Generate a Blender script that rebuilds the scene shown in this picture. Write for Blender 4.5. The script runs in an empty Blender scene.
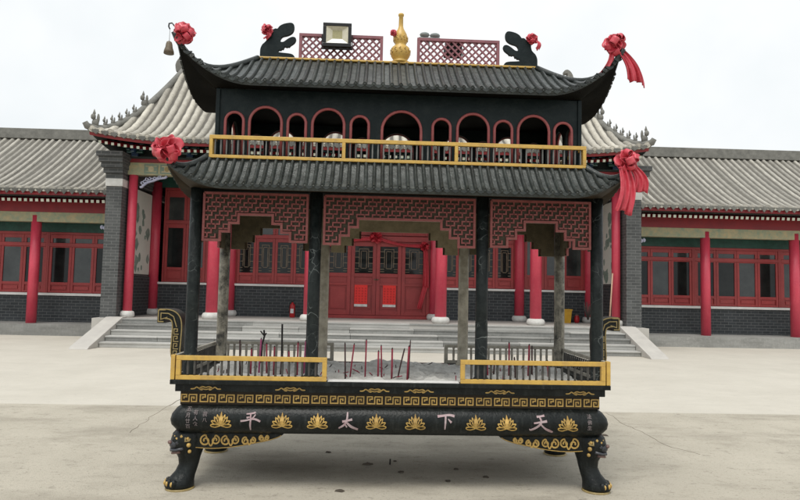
import bpy, bmesh, math, random
from mathutils import Vector, Matrix
R = math.radians
random.seed(7)
sc = bpy.context.scene
# ------------------------------------------------------------------ camera
F_PX, PITCH, ROLL = 620.0, math.atan(40/620.0), R(1.2)
cam_d = bpy.data.cameras.new('camera'); cam_d.sensor_width = 36; cam_d.lens = 36*F_PX/800
cam_d.clip_end = 2000
cam = bpy.data.objects.new('camera', cam_d); sc.collection.objects.link(cam)
cam.matrix_world = Matrix.Translation((0, 0, 1.6)) @ Matrix.Rotation(R(90)+PITCH, 4, 'X') @ Matrix.Rotation(ROLL, 4, 'Z')
sc.camera = cam
# ------------------------------------------------------------------ sky, sun, exposure
w = bpy.data.worlds.new('World'); sc.world = w; w.use_nodes = True
nt = w.node_tree; N = nt.nodes; L = nt.links
bg = N['Background']
SUN_EL, SUN_AZ = R(66), R(200)       # azimuth clockwise from +Y : behind the camera, a little left
sky = N.new('ShaderNodeTexSky'); sky.sky_type = 'NISHITA'; sky.sun_disc = False
sky.sun_elevation = SUN_EL; sky.sun_rotation = SUN_AZ; sky.dust_density = 6; sky.air_density = 1.0
hs = N.new('ShaderNodeHueSaturation'); hs.inputs['Saturation'].default_value = 0.12; hs.inputs['Value'].default_value = 0.10
L.new(sky.outputs[0], hs.inputs['Color'])
tc = N.new('ShaderNodeTexCoord'); ns = N.new('ShaderNodeTexNoise'); ns.inputs['Scale'].default_value = 1.7
ns.inputs['Detail'].default_value = 5; ns.inputs['Roughness'].default_value = 0.55
L.new(tc.outputs['Generated'], ns.inputs['Vector'])
cr = N.new('ShaderNodeValToRGB'); cr.color_ramp.elements[0].position = 0.30; cr.color_ramp.elements[1].position = 0.72
cr.color_ramp.elements[0].color = (0.62, 0.68, 0.715, 1); cr.color_ramp.elements[1].color = (0.90, 0.905, 0.90, 1)
L.new(ns.outputs[0], cr.inputs[0])
mx = N.new('ShaderNodeMix'); mx.data_type = 'RGBA'; mx.inputs[0].default_value = 0.82
L.new(hs.outputs[0], mx.inputs[6]); L.new(cr.outputs[0], mx.inputs[7])
L.new(mx.outputs[2], bg.inputs['Color']); bg.inputs['Strength'].default_value = 0.97
sd = bpy.data.lights.new('sun', 'SUN'); sd.energy = 1.4; sd.angle = R(25); sd.color = (1, 0.965, 0.9)
sun = bpy.data.objects.new('sun', sd); sc.collection.objects.link(sun)
sdir = Vector((math.sin(SUN_AZ)*math.cos(SUN_EL), math.cos(SUN_AZ)*math.cos(SUN_EL), math.sin(SUN_EL)))
sun.rotation_euler = sdir.to_track_quat('Z', 'Y').to_euler(); sun.location = (0, 0, 20)
vs = sc.view_settings; vs.view_transform = 'Standard'; vs.look = 'None'; vs.exposure = 0.50; vs.gamma = 1; vs.use_curve_mapping = False

# ------------------------------------------------------------------ materials
MATS = {}
def mat(name, c1, c2=None, rough=0.6, scale=6, amt=1.0, bump=0.0, bscale=40, metal=0.0, spec=0.5, streak=None, dust=None, stretch=(1, 1, 1)):
    """colour c1 mottled with c2 by noise; optional vertical streaks and dust blotches (object space)"""
    m = bpy.data.materials.new(name); m.use_nodes = True; MATS[name] = m
    t = m.node_tree; n = t.nodes; l = t.links; p = n['Principled BSDF']
    p.inputs['Roughness'].default_value = rough; p.inputs['Metallic'].default_value = metal
    p.inputs['Specular IOR Level'].default_value = spec
    g = n.new('ShaderNodeNewGeometry')
    mp = n.new('ShaderNodeMapping'); mp.inputs['Scale'].default_value = stretch; l.new(g.outputs['Position'], mp.inputs[0])
    c2 = c2 or tuple(x*0.7 for x in c1)
    nz = n.new('ShaderNodeTexNoise'); nz.inputs['Scale'].default_value = scale; nz.inputs['Detail'].default_value = 6
    nz.inputs['Roughness'].default_value = 0.65; l.new(mp.outputs[0], nz.inputs['Vector'])
    rp = n.new('ShaderNodeValToRGB'); rp.color_ramp.elements[0].position = 0.35; rp.color_ramp.elements[1].position = 0.68
    rp.color_ramp.elements[0].color = (*c1, 1); rp.color_ramp.elements[1].color = (*[a+(b-a)*amt for a, b in zip(c1, c2)], 1)
    l.new(nz.outputs[0], rp.inputs[0]); col = rp.outputs[0]
    def over(col, colour, sc_, lo, hi, strength, st):
        mp2 = n.new('ShaderNodeMapping'); mp2.inputs['Scale'].default_value = st; l.new(g.outputs['Position'], mp2.inputs[0])
        z = n.new('ShaderNodeTexNoise'); z.inputs['Scale'].default_value = sc_; z.inputs['Detail'].default_value = 7; z.inputs['Roughness'].default_value = 0.7
        l.new(mp2.outputs[0], z.inputs['Vector'])
        mr = n.new('ShaderNodeMapRange'); mr.inputs[1].default_value = lo; mr.inputs[2].default_value = hi; mr.inputs[4].default_value = strength
        l.new(z.outputs[0], mr.inputs[0])
        mm = n.new('ShaderNodeMix'); mm.data_type = 'RGBA'; mm.inputs[7].default_value = (*colour, 1)
        l.new(mr.outputs[0], mm.inputs[0]); l.new(col, mm.inputs[6]); return mm.outputs[2]
    if streak: col = over(col, streak, 9, 0.52, 0.75, 0.55, (3.2, 3.2, 0.35))
    if dust: col = over(col, dust, 14, 0.5, 0.8, 0.6, (1, 1, 1))
    vary = {'hall_tile': .22, 'wing_tile': .22, 'roof_iron': .25, 'step_stone': .14, 'step_stone_b': .10, 'hall_red': .10, 'column_red': .07, 'gold_relief': .14, 'baluster': .2, 'baluster_grey': .2, 'drip_tile': .25}.get(name)
    if vary:                                                       # each piece a little lighter or darker than the next
        oi = n.new('ShaderNodeObjectInfo'); mr = n.new('ShaderNodeMapRange'); mr.inputs[3].default_value = 1-vary; mr.inputs[4].default_value = 1+vary; l.new(oi.outputs['Random'], mr.inputs[0])
        mv = n.new('ShaderNodeMix'); mv.data_type = 'RGBA'; mv.blend_type = 'MULTIPLY'; mv.inputs[0].default_value = 1; l.new(col, mv.inputs[6]); l.new(mr.outputs[0], mv.inputs[7]); col = mv.outputs[2]
    l.new(col, p.inputs['Base Color'])
    if bump:
        b = n.new('ShaderNodeBump'); b.inputs['Strength'].default_value = bump; b.inputs['Distance'].default_value = 0.01
        z = n.new('ShaderNodeTexNoise'); z.inputs['Scale'].default_value = bscale; z.inputs['Detail'].default_value = 5
        l.new(g.outputs['Position'], z.inputs['Vector']); l.new(z.outputs[0], b.inputs['Height']); l.new(b.outputs[0], p.inputs['Normal'])
    return m
def brick_mat(name, c1, c2, mortar, bw, bh, ms):
    m = bpy.data.materials.new(name); m.use_nodes = True; MATS[name] = m
    t = m.node_tree; n = t.nodes; l = t.links; p = n['Principled BSDF']; p.inputs['Roughness'].default_value = 0.75
    tcx = n.new('ShaderNodeTexCoord'); sx = n.new('ShaderNodeSeparateXYZ'); l.new(tcx.outputs['Object'], sx.inputs[0])
    ad = n.new('ShaderNodeMath'); l.new(sx.outputs[0], ad.inputs[0]); l.new(sx.outputs[1], ad.inputs[1])
    cb = n.new('ShaderNodeCombineXYZ'); l.new(ad.outputs[0], cb.inputs[0]); l.new(sx.outputs[2], cb.inputs[1])
    br = n.new('ShaderNodeTexBrick'); l.new(cb.outputs[0], br.inputs['Vector'])
    br.inputs['Color1'].default_value = (*c1, 1); br.inputs['Color2'].default_value = (*c2, 1); br.inputs['Mortar'].default_value = (*mortar, 1)
    br.inputs['Scale'].default_value = 1; br.inputs['Mortar Size'].default_value = ms; br.inputs['Brick Width'].default_value = bw; br.inputs['Row Height'].default_value = bh
    br.inputs['Mortar Smooth'].default_value = 0.2
    nz = n.new('ShaderNodeTexNoise'); nz.inputs['Scale'].default_value = 2.5; nz.inputs['Detail'].default_value = 6; l.new(tcx.outputs['Object'], nz.inputs['Vector'])
    mr = n.new('ShaderNodeMapRange'); mr.inputs[3].default_value = 0.7; mr.inputs[4].default_value = 1.35; l.new(nz.outputs[0], mr.inputs[0])
    mm = n.new('ShaderNodeMix'); mm.data_type = 'RGBA'; mm.blend_type = 'MULTIPLY'; mm.inputs[0].default_value = 1
    l.new(br.outputs['Color'], mm.inputs[6]); l.new(mr.outputs[0], mm.inputs[7]); l.new(mm.outputs[2], p.inputs['Base Color'])
    b = n.new('ShaderNodeBump'); b.inputs['Strength'].default_value = 0.5; b.inputs['Distance'].default_value = 0.01; b.invert = True
    l.new(br.outputs['Fac'], b.inputs['Height']); l.new(b.outputs[0], p.inputs['Normal'])
    return m
mat('iron', (0.0045, 0.0062, 0.0062), (0.012, 0.015, 0.0145), rough=0.36, scale=9, bump=0.35, bscale=60, spec=0.22, streak=(0.050, 0.056, 0.053), dust=(0.022, 0.022, 0.019))
mat('iron_wall', (0.006, 0.0115, 0.0125), (0.011, 0.018, 0.019), rough=0.42, scale=7, bump=0.2, bscale=50, spec=0.18, dust=(0.026, 0.032, 0.031))
mat('iron_black', (0.004, 0.004, 0.0035), (0.008, 0.0075, 0.0055), rough=0.85, scale=8, bump=0.2, spec=0.08)  # near-black matte iron for the ceilings, upper soffit and tray floor
mat('soffit_brown', (0.022, 0.0165, 0.010), (0.045, 0.031, 0.016), rough=0.7, scale=9, bump=0.2, spec=0.2, dust=(0.008, 0.008, 0.007))
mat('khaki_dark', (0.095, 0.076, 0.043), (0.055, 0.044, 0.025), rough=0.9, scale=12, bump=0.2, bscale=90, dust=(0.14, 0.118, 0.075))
mat('lattice_back', (0.15, 0.105, 0.062), (0.10, 0.07, 0.04), rough=0.9, scale=12)
mat('roof_iron', (0.016, 0.020, 0.019), (0.040, 0.047, 0.044), rough=0.34, scale=11, bump=0.4, bscale=55, spec=0.35, streak=(0.10, 0.108, 0.104))  # tile rows darker than the pans: shade of their sides put into the colour
mat('roof_iron_pan', (0.026, 0.031, 0.029), (0.10, 0.109, 0.104), rough=0.32, scale=16, bump=0.5, bscale=70, spec=0.45, streak=(0.19, 0.20, 0.192))  # pale mottle and streaks put the highlights of the pans into the colour
mat('gold', (0.60, 0.385, 0.085), (0.50, 0.30, 0.06), rough=0.42, scale=14, bump=0.15, dust=(0.34, 0.25, 0.12), streak=(0.44, 0.30, 0.10))
mat('gold_relief', (0.55, 0.36, 0.10), (0.40, 0.25, 0.07), rough=0.45, scale=25, dust=(0.13, 0.08, 0.028))
mat('gold_dull', (0.33, 0.25, 0.10), (0.22, 0.16, 0.06), rough=0.5, scale=25)
mat('lattice_red', (0.265, 0.066, 0.060), (0.19, 0.047, 0.043), rough=0.6, scale=20, dust=(0.36, 0.16, 0.14))
mat('lattice_plate', (0.038, 0.030, 0.018), (0.066, 0.054, 0.034), rough=0.8, scale=14, dust=(0.02, 0.024, 0.02))
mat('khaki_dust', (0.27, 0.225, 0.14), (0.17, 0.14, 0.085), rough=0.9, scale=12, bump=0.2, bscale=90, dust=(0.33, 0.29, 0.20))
mat('rim_red', (0.34, 0.075, 0.075), (0.26, 0.06, 0.06), rough=0.45, scale=18, dust=(0.38, 0.14, 0.13))
mat('mauve', (0.27, 0.10, 0.115), (0.19, 0.07, 0.085), rough=0.5, scale=15)
mat('band_brown', (0.016, 0.011, 0.006), (0.026, 0.017, 0.009), rough=0.55, scale=14, spec=0.3)
mat('paint_pink', (0.40, 0.325, 0.33), (0.38, 0.25, 0.265), rough=0.7, scale=20, dust=(0.27, 0.09, 0.11))
mat('paint_pale', (0.20, 0.175, 0.175), (0.11, 0.085, 0.085), rough=0.7, scale=40, dust=(0.05, 0.04, 0.04))
mat('lion_blue', (0.045, 0.048, 0.058), (0.022, 0.023, 0.027), rough=0.35, scale=20, dust=(0.12, 0.12, 0.13))
mat('lion_pink', (0.22, 0.13, 0.11), (0.12, 0.07, 0.06), rough=0.5, scale=30)
mat('baluster', (0.035, 0.036, 0.034), (0.075, 0.070, 0.062), rough=0.6, scale=18)
mat('baluster_grey', (0.11, 0.115, 0.11), (0.16, 0.16, 0.15), rough=0.6, scale=18)
mat('rail_dusty', (0.38, 0.355, 0.30), (0.25, 0.235, 0.195), rough=0.85, scale=14)
mat('ash', (0.50, 0.49, 0.46), (0.32, 0.31, 0.285), rough=1.0, scale=6, bump=1.0, bscale=45, dust=(0.60, 0.59, 0.56))
mat('ash_rim', (0.74, 0.73, 0.71), (0.6, 0.59, 0.57), rough=0.95, scale=8)
mat('stick_red', (0.26, 0.02, 0.045), (0.17, 0.015, 0.03), rough=0.7, scale=30)
mat('stick_pink', (0.36, 0.06, 0.17), (0.26, 0.04, 0.10), rough=0.7, scale=30)
mat('stick_dark', (0.06, 0.022, 0.022), (0.03, 0.02, 0.018), rough=0.8, scale=30)
mat('twig', (0.03, 0.026, 0.022), (0.015, 0.013, 0.012), rough=0.8, scale=30)
mat('ribbon', (0.60, 0.050, 0.080), (0.48, 0.030, 0.052), rough=0.38, scale=9, spec=0.6, dust=(0.74, 0.20, 0.22))
mat('ribbon_dark', (0.46, 0.02, 0.035), (0.36, 0.012, 0.025), rough=0.5, scale=12)
mat('bell', (0.15, 0.115, 0.075), (0.08, 0.06, 0.04), rough=0.55, scale=25)
mat('lamp_black', (0.008, 0.008, 0.009), (0.014, 0.014, 0.014), rough=0.4, spec=0.35)
mat('reflector', (0.62, 0.58, 0.45), (0.52, 0.48, 0.36), rough=0.35, metal=0.35, scale=30)
mat('reflector_white', (0.8, 0.8, 0.78), (0.7, 0.7, 0.68), rough=0.4)
mat('led', (0.42, 0.38, 0.20), (0.3, 0.28, 0.15), rough=0.4, scale=80)
mat('grey_metal', (0.30, 0.33, 0.33), (0.20, 0.22, 0.22), rough=0.5)
# hall
mat('hall_red', (0.335, 0.036, 0.036), (0.26, 0.026, 0.027), rough=0.48, scale=2.2, dust=(0.37, 0.065, 0.06))
mat('column_red', (0.62, 0.060, 0.10), (0.53, 0.042, 0.078), rough=0.36, scale=1.6, streak=(0.40, 0.030, 0.055), dust=(0.62, 0.11, 0.14))
mat('hall_fascia', (0.25, 0.015, 0.02), (0.18, 0.012, 0.018), rough=0.5, scale=3)
mat('white_stone', (0.66, 0.65, 0.62), (0.52, 0.51, 0.48), rough=0.7, scale=7)
mat('sill_white', (0.72, 0.71, 0.69), (0.6, 0.59, 0.57), rough=0.6, scale=3)
mat('step_stone', (0.29, 0.29, 0.275), (0.19, 0.19, 0.178), rough=0.85, scale=1.8, bump=0.2, bscale=60, dust=(0.40, 0.39, 0.365), streak=(0.14, 0.138, 0.128), stretch=(0.6, 1, 3))
mat('step_stone_b', (0.47, 0.465, 0.44), (0.34, 0.335, 0.315), rough=0.85, scale=1.6, bump=0.2, bscale=60, dust=(0.54, 0.53, 0.50), stretch=(0.6, 1, 3))
mat('floor_stone', (0.50, 0.48, 0.44), (0.42, 0.40, 0.37), rough=0.8, scale=2)
mat('glass', (0.008, 0.010, 0.010), (0.022, 0.025, 0.024), rough=0.05, scale=1.3, spec=0.32)
mat('glass_pale', (0.055, 0.062, 0.060), (0.016, 0.019, 0.019), rough=0.07, scale=1.1, spec=0.6)  # paler copy of the glass, pale reflections put into its colour
mat('window_fret', (0.20, 0.155, 0.10), (0.13, 0.08, 0.05), rough=0.5, scale=8)
mat('hall_tile', (0.49, 0.46, 0.395), (0.37, 0.345, 0.295), rough=0.85, scale=3, bump=0.4, bscale=20, dust=(0.15, 0.138, 0.116))
mat('wing_tile', (0.40, 0.38, 0.335), (0.29, 0.275, 0.24), rough=0.85, scale=3, bump=0.3, bscale=20, dust=(0.16, 0.15, 0.13))
mat('hall_pan', (0.105, 0.098, 0.085), (0.15, 0.14, 0.12), rough=0.9, scale=4)
mat('hall_ridge', (0.21, 0.205, 0.185), (0.13, 0.128, 0.115), rough=0.9, scale=5, bump=0.4, bscale=20)
mat('drip_tile', (0.15, 0.148, 0.135), (0.09, 0.09, 0.08), rough=0.9, scale=8)
mat('rafter_end', (0.62, 0.60, 0.50), (0.35, 0.42, 0.33), rough=0.6, scale=6)
mat('dg_green', (0.018, 0.085, 0.062), (0.010, 0.045, 0.035), rough=0.55, scale=6)
mat('dg_blue', (0.018, 0.055, 0.13), (0.010, 0.03, 0.075), rough=0.55, scale=6)
mat('dg_edge', (0.25, 0.33, 0.33), (0.12, 0.2, 0.2), rough=0.6, scale=9)
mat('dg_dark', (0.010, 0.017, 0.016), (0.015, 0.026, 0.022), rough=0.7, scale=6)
mat('beam_paint', (0.42, 0.35, 0.20), (0.20, 0.27, 0.19), rough=0.6, scale=5.5, dust=(0.48, 0.30, 0.12))
mat('beam_green', (0.14, 0.21, 0.165), (0.20, 0.25, 0.19), rough=0.6, scale=6)
mat('beam_cream', (0.50, 0.43, 0.28), (0.40, 0.33, 0.2), rough=0.6, scale=8)
mat('carved', (0.50, 0.50, 0.62), (0.34, 0.36, 0.50), rough=0.6, scale=9)
mat('mural', (0.72, 0.73, 0.66), (0.62, 0.65, 0.58), rough=0.8, scale=1.5)
mat('mural_ink', (0.16, 0.24, 0.20), (0.30, 0.37, 0.32), rough=0.8, scale=4)
mat('paper_red', (0.78, 0.035, 0.028), (0.70, 0.025, 0.022), rough=0.7, scale=6)
mat('paper_ink', (0.42, 0.012, 0.014), (0.36, 0.01, 0.012), rough=0.7)
mat('paper_white', (0.72, 0.70, 0.68), None, rough=0.7)
mat('plastic_yellow', (0.62, 0.35, 0.02), (0.5, 0.27, 0.015), rough=0.45, scale=4)
mat('red_gloss', (0.42, 0.012, 0.016), (0.32, 0.008, 0.012), rough=0.35)
mat('label_white', (0.7, 0.7, 0.7), None, rough=0.6)
mat('black_rubber', (0.012, 0.012, 0.012), None, rough=0.6)
mat('pale_wood', (0.55, 0.36, 0.26), (0.42, 0.27, 0.18), rough=0.7, scale=6)
brick_mat('brick_dark', (0.022, 0.026, 0.029), (0.036, 0.041, 0.045), (0.115, 0.12, 0.12), 0.26, 0.095, 0.007)
brick_mat('brick_grey', (0.052, 0.055, 0.055), (0.080, 0.083, 0.082), (0.135, 0.136, 0.133), 0.26, 0.085, 0.008)

def post_mat(name, base, base2, scratch):
    m = mat(name, base, base2, rough=0.42, scale=10, bump=0.4, bscale=35, spec=0.2, dust=tuple(b*2.2 for b in base2), streak=tuple(b*1.6 for b in base2))
    t = m.node_tree; n = t.nodes; l = t.links; p = n['Principled BSDF']
    src = p.inputs['Base Color'].links[0].from_socket
    g = n.new('ShaderNodeNewGeometry')
    dn = n.new('ShaderNodeTexNoise'); dn.inputs['Scale'].default_value = 5; l.new(g.outputs['Position'], dn.inputs['Vector'])
    va = n.new('ShaderNodeVectorMath'); va.operation = 'ADD'; l.new(g.outputs['Position'], va.inputs[0])
    vsn = n.new('ShaderNodeVectorMath'); vsn.operation = 'SCALE'; vsn.inputs['Scale'].default_value = 0.25; l.new(dn.outputs['Color'], vsn.inputs[0]); l.new(vsn.outputs[0], va.inputs[1])
    v = n.new('ShaderNodeTexVoronoi'); v.feature = 'DISTANCE_TO_EDGE'; v.inputs['Scale'].default_value = 10; l.new(va.outputs[0], v.inputs['Vector'])
    mr = n.new('ShaderNodeMapRange'); mr.inputs[1].default_value = 0.0; mr.inputs[2].default_value = 0.022; mr.inputs[3].default_value = 1; mr.inputs[4].default_value = 0; l.new(v.outputs['Distance'], mr.inputs[0])
    nz = n.new('ShaderNodeTexNoise'); nz.inputs['Scale'].default_value = 6; nz.inputs['Detail'].default_value = 4; l.new(g.outputs['Position'], nz.inputs['Vector'])
    m2 = n.new('ShaderNodeMapRange'); m2.inputs[1].default_value = 0.50; m2.inputs[2].default_value = 0.68; l.new(nz.outputs[0], m2.inputs[0])
    mu = n.new('ShaderNodeMath'); mu.operation = 'MULTIPLY'; l.new(mr.outputs[0], mu.inputs[0]); l.new(m2.outputs[0], mu.inputs[1])
    mm = n.new('ShaderNodeMix'); mm.data_type = 'RGBA'; mm.inputs[7].default_value = (*scratch, 1); l.new(mu.outputs[0], mm.inputs[0]); l.new(src, mm.inputs[6])
    l.new(mm.outputs[2], p.inputs['Base Color'])
post_mat('post_black', (0.004, 0.0065, 0.0065), (0.016, 0.020, 0.019), (0.20, 0.22, 0.21))
post_mat('post_ash', (0.40, 0.365, 0.29), (0.20, 0.18, 0.135), (0.34, 0.32, 0.28))

post_mat('post_dark_ash', (0.035, 0.034, 0.029), (0.27, 0.25, 0.20), (0.34, 0.32, 0.28))
def ground_mat(name, c1, c2, stain, dark, blot=0.8):
    m = mat(name, c1, c2, rough=0.9, scale=0.9, bump=0.5, bscale=90, spec=0.25)
    t = m.node_tree; n = t.nodes; l = t.links; p = n['Principled BSDF']; g = n.new('ShaderNodeNewGeometry')
    col = p.inputs['Base Color'].links[0].from_socket
    for (s, lo, hi, st, colr, stretch) in ((0.8, 0.50, 0.72, .8*blot, stain, (0.6, 1.5, 1)), (3.1, 0.53, 0.74, 0.6*blot, stain, (0.7, 1.3, 1)), (9, 0.58, 0.74, 0.7*blot, dark, (0.8, 1.2, 1)), (40, 0.57, 0.68, 0.6*blot, dark, (1, 1, 1)), (150, 0.56, 0.66, 0.5*blot, dark, (1, 1, 1))):
        mp = n.new('ShaderNodeMapping'); mp.inputs['Scale'].default_value = stretch; l.new(g.outputs['Position'], mp.inputs[0])
        z = n.new('ShaderNodeTexNoise'); z.inputs['Scale'].default_value = s; z.inputs['Detail'].default_value = 9; z.inputs['Roughness'].default_value = 0.68; l.new(mp.outputs[0], z.inputs['Vector'])
        mr = n.new('ShaderNodeMapRange'); mr.inputs[1].default_value = lo; mr.inputs[2].default_value = hi; mr.inputs[4].default_value = st; l.new(z.outputs[0], mr.inputs[0])
        mm = n.new('ShaderNodeMix'); mm.data_type = 'RGBA'; mm.inputs[7].default_value = (*colr, 1); l.new(mr.outputs[0], mm.inputs[0]); l.new(col, mm.inputs[6]); col = mm.outputs[2]
    l.new(col, p.inputs['Base Color'])
ground_mat('concrete_far', (0.555, 0.522, 0.455), (0.50, 0.468, 0.405), (0.46, 0.43, 0.37), (0.34, 0.315, 0.265), 0.75)
ground_mat('concrete_near', (0.47, 0.432, 0.358), (0.40, 0.366, 0.30), (0.25, 0.225, 0.18), (0.125, 0.112, 0.09), 1.0)
mat('crack', (0.22, 0.19, 0.145), (0.12, 0.10, 0.075), rough=1, scale=3)
mat('litter', (0.10, 0.08, 0.06), (0.05, 0.04, 0.03), rough=0.9)

# ------------------------------------------------------------------ mesh helpers
COL = sc.collection
class MB:
    def __init__(s): s.v = []; s.f = []; s.m = []; s.cm = 0; s.sm = []; s.smooth = False
    def mi(s, i): s.cm = i; return s
    def face(s, idx): s.f.append(tuple(idx)); s.m.append(s.cm); s.sm.append(s.smooth)
    def add(s, vs): k = len(s.v); s.v += [tuple(v) for v in vs]; return k
    def box(s, x0, x1, y0, y1, z0, z1):
        k = s.add([(x0,y0,z0),(x1,y0,z0),(x1,y1,z0),(x0,y1,z0),(x0,y0,z1),(x1,y0,z1),(x1,y1,z1),(x0,y1,z1)])
        for q in ((0,3,2,1),(4,5,6,7),(0,1,5,4),(1,2,6,5),(2,3,7,6),(3,0,4,7)): s.face([k+i for i in q])
        return s
    def bar(s, a, b, wd, hd, up=(0, 0, 1)):
        a = Vector(a); b = Vector(b); t = (b-a).normalized(); up = Vector(up)
        sd_ = t.cross(up)
        if sd_.length < 1e-4: sd_ = t.cross(Vector((1, 0, 0)))
        sd_.normalize(); u = sd_.cross(t)
        vs_ = []
        for p in (a, b):
            for i, j in ((-1,-1),(1,-1),(1,1),(-1,1)): vs_.append(p + sd_*(i*wd/2) + u*(j*hd/2))
        k = s.add(vs_)
        for q in ((0,1,2,3),(7,6,5,4),(0,4,5,1),(1,5,6,2),(2,6,7,3),(3,7,4,0)): s.face([k+i for i in q])
        return s
    def tube(s, pts, r, n=8, caps=True, smooth=True):
        pts = [Vector(p) for p in pts]; rs = r if isinstance(r, (list, tuple)) else [r]*len(pts)
        prev = None; rings = []
        for i, p in enumerate(pts):
            t = (pts[min(i+1, len(pts)-1)] - pts[max(i-1, 0)]).normalized()
            if prev is None:
                a = t.cross(Vector((0, 0, 1)))
                if a.length < 1e-3: a = t.cross(Vector((0, 1, 0)))
            else: a = prev - t*prev.dot(t)
            a.normalize(); prev = a; b = t.cross(a)
            rings.append(s.add([p + (a*math.cos(2*math.pi*j/n) + b*math.sin(2*math.pi*j/n))*rs[i] for j in range(n)]))
        o = s.smooth; s.smooth = smooth
        for A, B in zip(rings, rings[1:]):
            for j in range(n): s.face((A+j, A+(j+1) % n, B+(j+1) % n, B+j))
        s.smooth = False
        if caps: s.face([rings[0]+j for j in reversed(range(n))]); s.face([rings[-1]+j for j in range(n)])
        s.smooth = o; return s
    def lathe(s, prof, c=(0, 0, 0), n=16, smooth=True):
        return s.tube([(c[0], c[1], c[2]+z) for r, z in prof], [max(r, 1e-4) for r, z in prof], n, True, smooth) if False else s._lathe(prof, c, n, smooth)
    def _lathe(s, prof, c, n, smooth):
        rings = [s.add([(c[0]+max(r, 1e-4)*math.cos(2*math.pi*j/n), c[1]+max(r, 1e-4)*math.sin(2*math.pi*j/n), c[2]+z) for j in range(n)]) for r, z in prof]
        o = s.smooth; s.smooth = smooth
        for A, B in zip(rings, rings[1:]):
            for j in range(n): s.face((A+j, A+(j+1) % n, B+(j+1) % n, B+j))
        s.smooth = False; s.face([rings[0]+j for j in reversed(range(n))]); s.face([rings[-1]+j for j in range(n)]); s.smooth = o
        return s
    def ball(s, c, r, n=10, m=6, rot=None):
        r = r if isinstance(r, (tuple, list)) else (r, r, r); rot = rot or Matrix.Identity(3); c = Vector(c)
        rings = []
        for i in range(m+1):
            a = math.pi*i/m; sr = max(math.sin(a), 1e-3)
            rings.append(s.add([c + rot @ Vector((r[0]*sr*math.cos(2*math.pi*j/n), r[1]*sr*math.sin(2*math.pi*j/n), -r[2]*math.cos(a))) for j in range(n)]))
        o = s.smooth; s.smooth = True
        for A, B in zip(rings, rings[1:]):
            for j in range(n): s.face((A+j, A+(j+1) % n, B+(j+1) % n, B+j))
        s.smooth = o; return s
    def prism(s, poly, fa, fb):
        """poly 2D; fa/fb map (u,v) to the back and front 3D points"""
        k = s.add([fa(*p) for p in poly]); n = len(poly); q = s.add([fb(*p) for p in poly])
        s.face([k+i for i in reversed(range(n))]); s.face([q+i for i in range(n)])
        for i in range(n): s.face((k+i, k+(i+1) % n, q+(i+1) % n, q+i))
        return s
    def grid(s, rows, smooth=True):
        o = s.smooth; s.smooth = smooth
        ks = [s.add(r) for r in rows]; n = len(rows[0])
        for A, B in zip(ks, ks[1:]):
            for j in range(n-1): s.face((A+j, A+j+1, B+j+1, B+j))
        s.smooth = o; return s
    def mesh(s, name):
        me = bpy.data.meshes.new(name); me.from_pydata(s.v, [], s.f)
        me.polygons.foreach_set('material_index', s.m); me.polygons.foreach_set('use_smooth', s.sm); me.update()
        return me
    def build(s, name, mats, parent=None, loc=None, bevel=0, fix=True, solid=0):
        me = s.mesh(name)
        if fix:
            b = bmesh.new(); b.from_mesh(me); bmesh.ops.recalc_face_normals(b, faces=b.faces); b.to_mesh(me); b.free()
        for m in (mats if isinstance(mats, (list, tuple)) else [mats]): me.materials.append(MATS[m])
        return link(name, me, parent, loc, bevel, solid)
def link(name, me, parent=None, loc=None, bevel=0, solid=0, rz=0):
    o = bpy.data.objects.new(name, me); COL.objects.link(o)
    if parent: o.parent = parent
    if loc: o.location = loc
    if rz: o.rotation_euler[2] = rz
    if solid:
        md = o.modifiers.new('solid', 'SOLIDIFY'); md.thickness = solid; md.offset = 0
    if bevel:
        md = o.modifiers.new('bevel', 'BEVEL'); md.width = bevel; md.segments = 2; md.limit_method = 'ANGLE'; md.angle_limit = R(40)
    return o
def tag(o, label, cat, group=None, kind=None):
    o['label'] = label; o['category'] = cat
    if group: o['group'] = group
    if kind: o['kind'] = kind
    return o
def empty(name, loc, rz=0, label=None, cat=None, group=None):
    o = bpy.data.objects.new(name, None); COL.objects.link(o); o.location = loc; o.rotation_euler[2] = rz
    if label: tag(o, label, cat, group)
    return o
def stroke(pts, ws):
    """tapered brush stroke -> list of quads (2D)"""
    out = []; n = len(pts); ws = ws if isinstance(ws, (list, tuple)) else [ws]*n; L_, R_ = [], []
    for i, (x, y) in enumerate(pts):
        ax, ay = pts[max(i-1, 0)]; bx, by = pts[min(i+1, n-1)]; dx, dy = bx-ax, by-ay; d = math.hypot(dx, dy) or 1
        nx, ny = -dy/d*ws[i]/2, dx/d*ws[i]/2; L_.append((x+nx, y+ny)); R_.append((x-nx, y-ny))
    return L_ + R_[::-1]
def smoothpts(pts, n=4):
    out = []
    for i in range(len(pts)-1):
        p0 = pts[max(i-1, 0)]; p1 = pts[i]; p2 = pts[i+1]; p3 = pts[min(i+2, len(pts)-1)]
        for k in range(n):
            t = k/n; out.append(tuple(0.5*((2*b)+(-a+c)*t+(2*a-5*b+4*c-d)*t*t+(-a+3*b-3*c+d)*t**3) for a, b, c, d in zip(p0, p1, p2, p3)))
    out.append(pts[-1]); return out
cl = lambda v, a=0.0, b=1.0: max(a, min(b, v))
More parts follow.
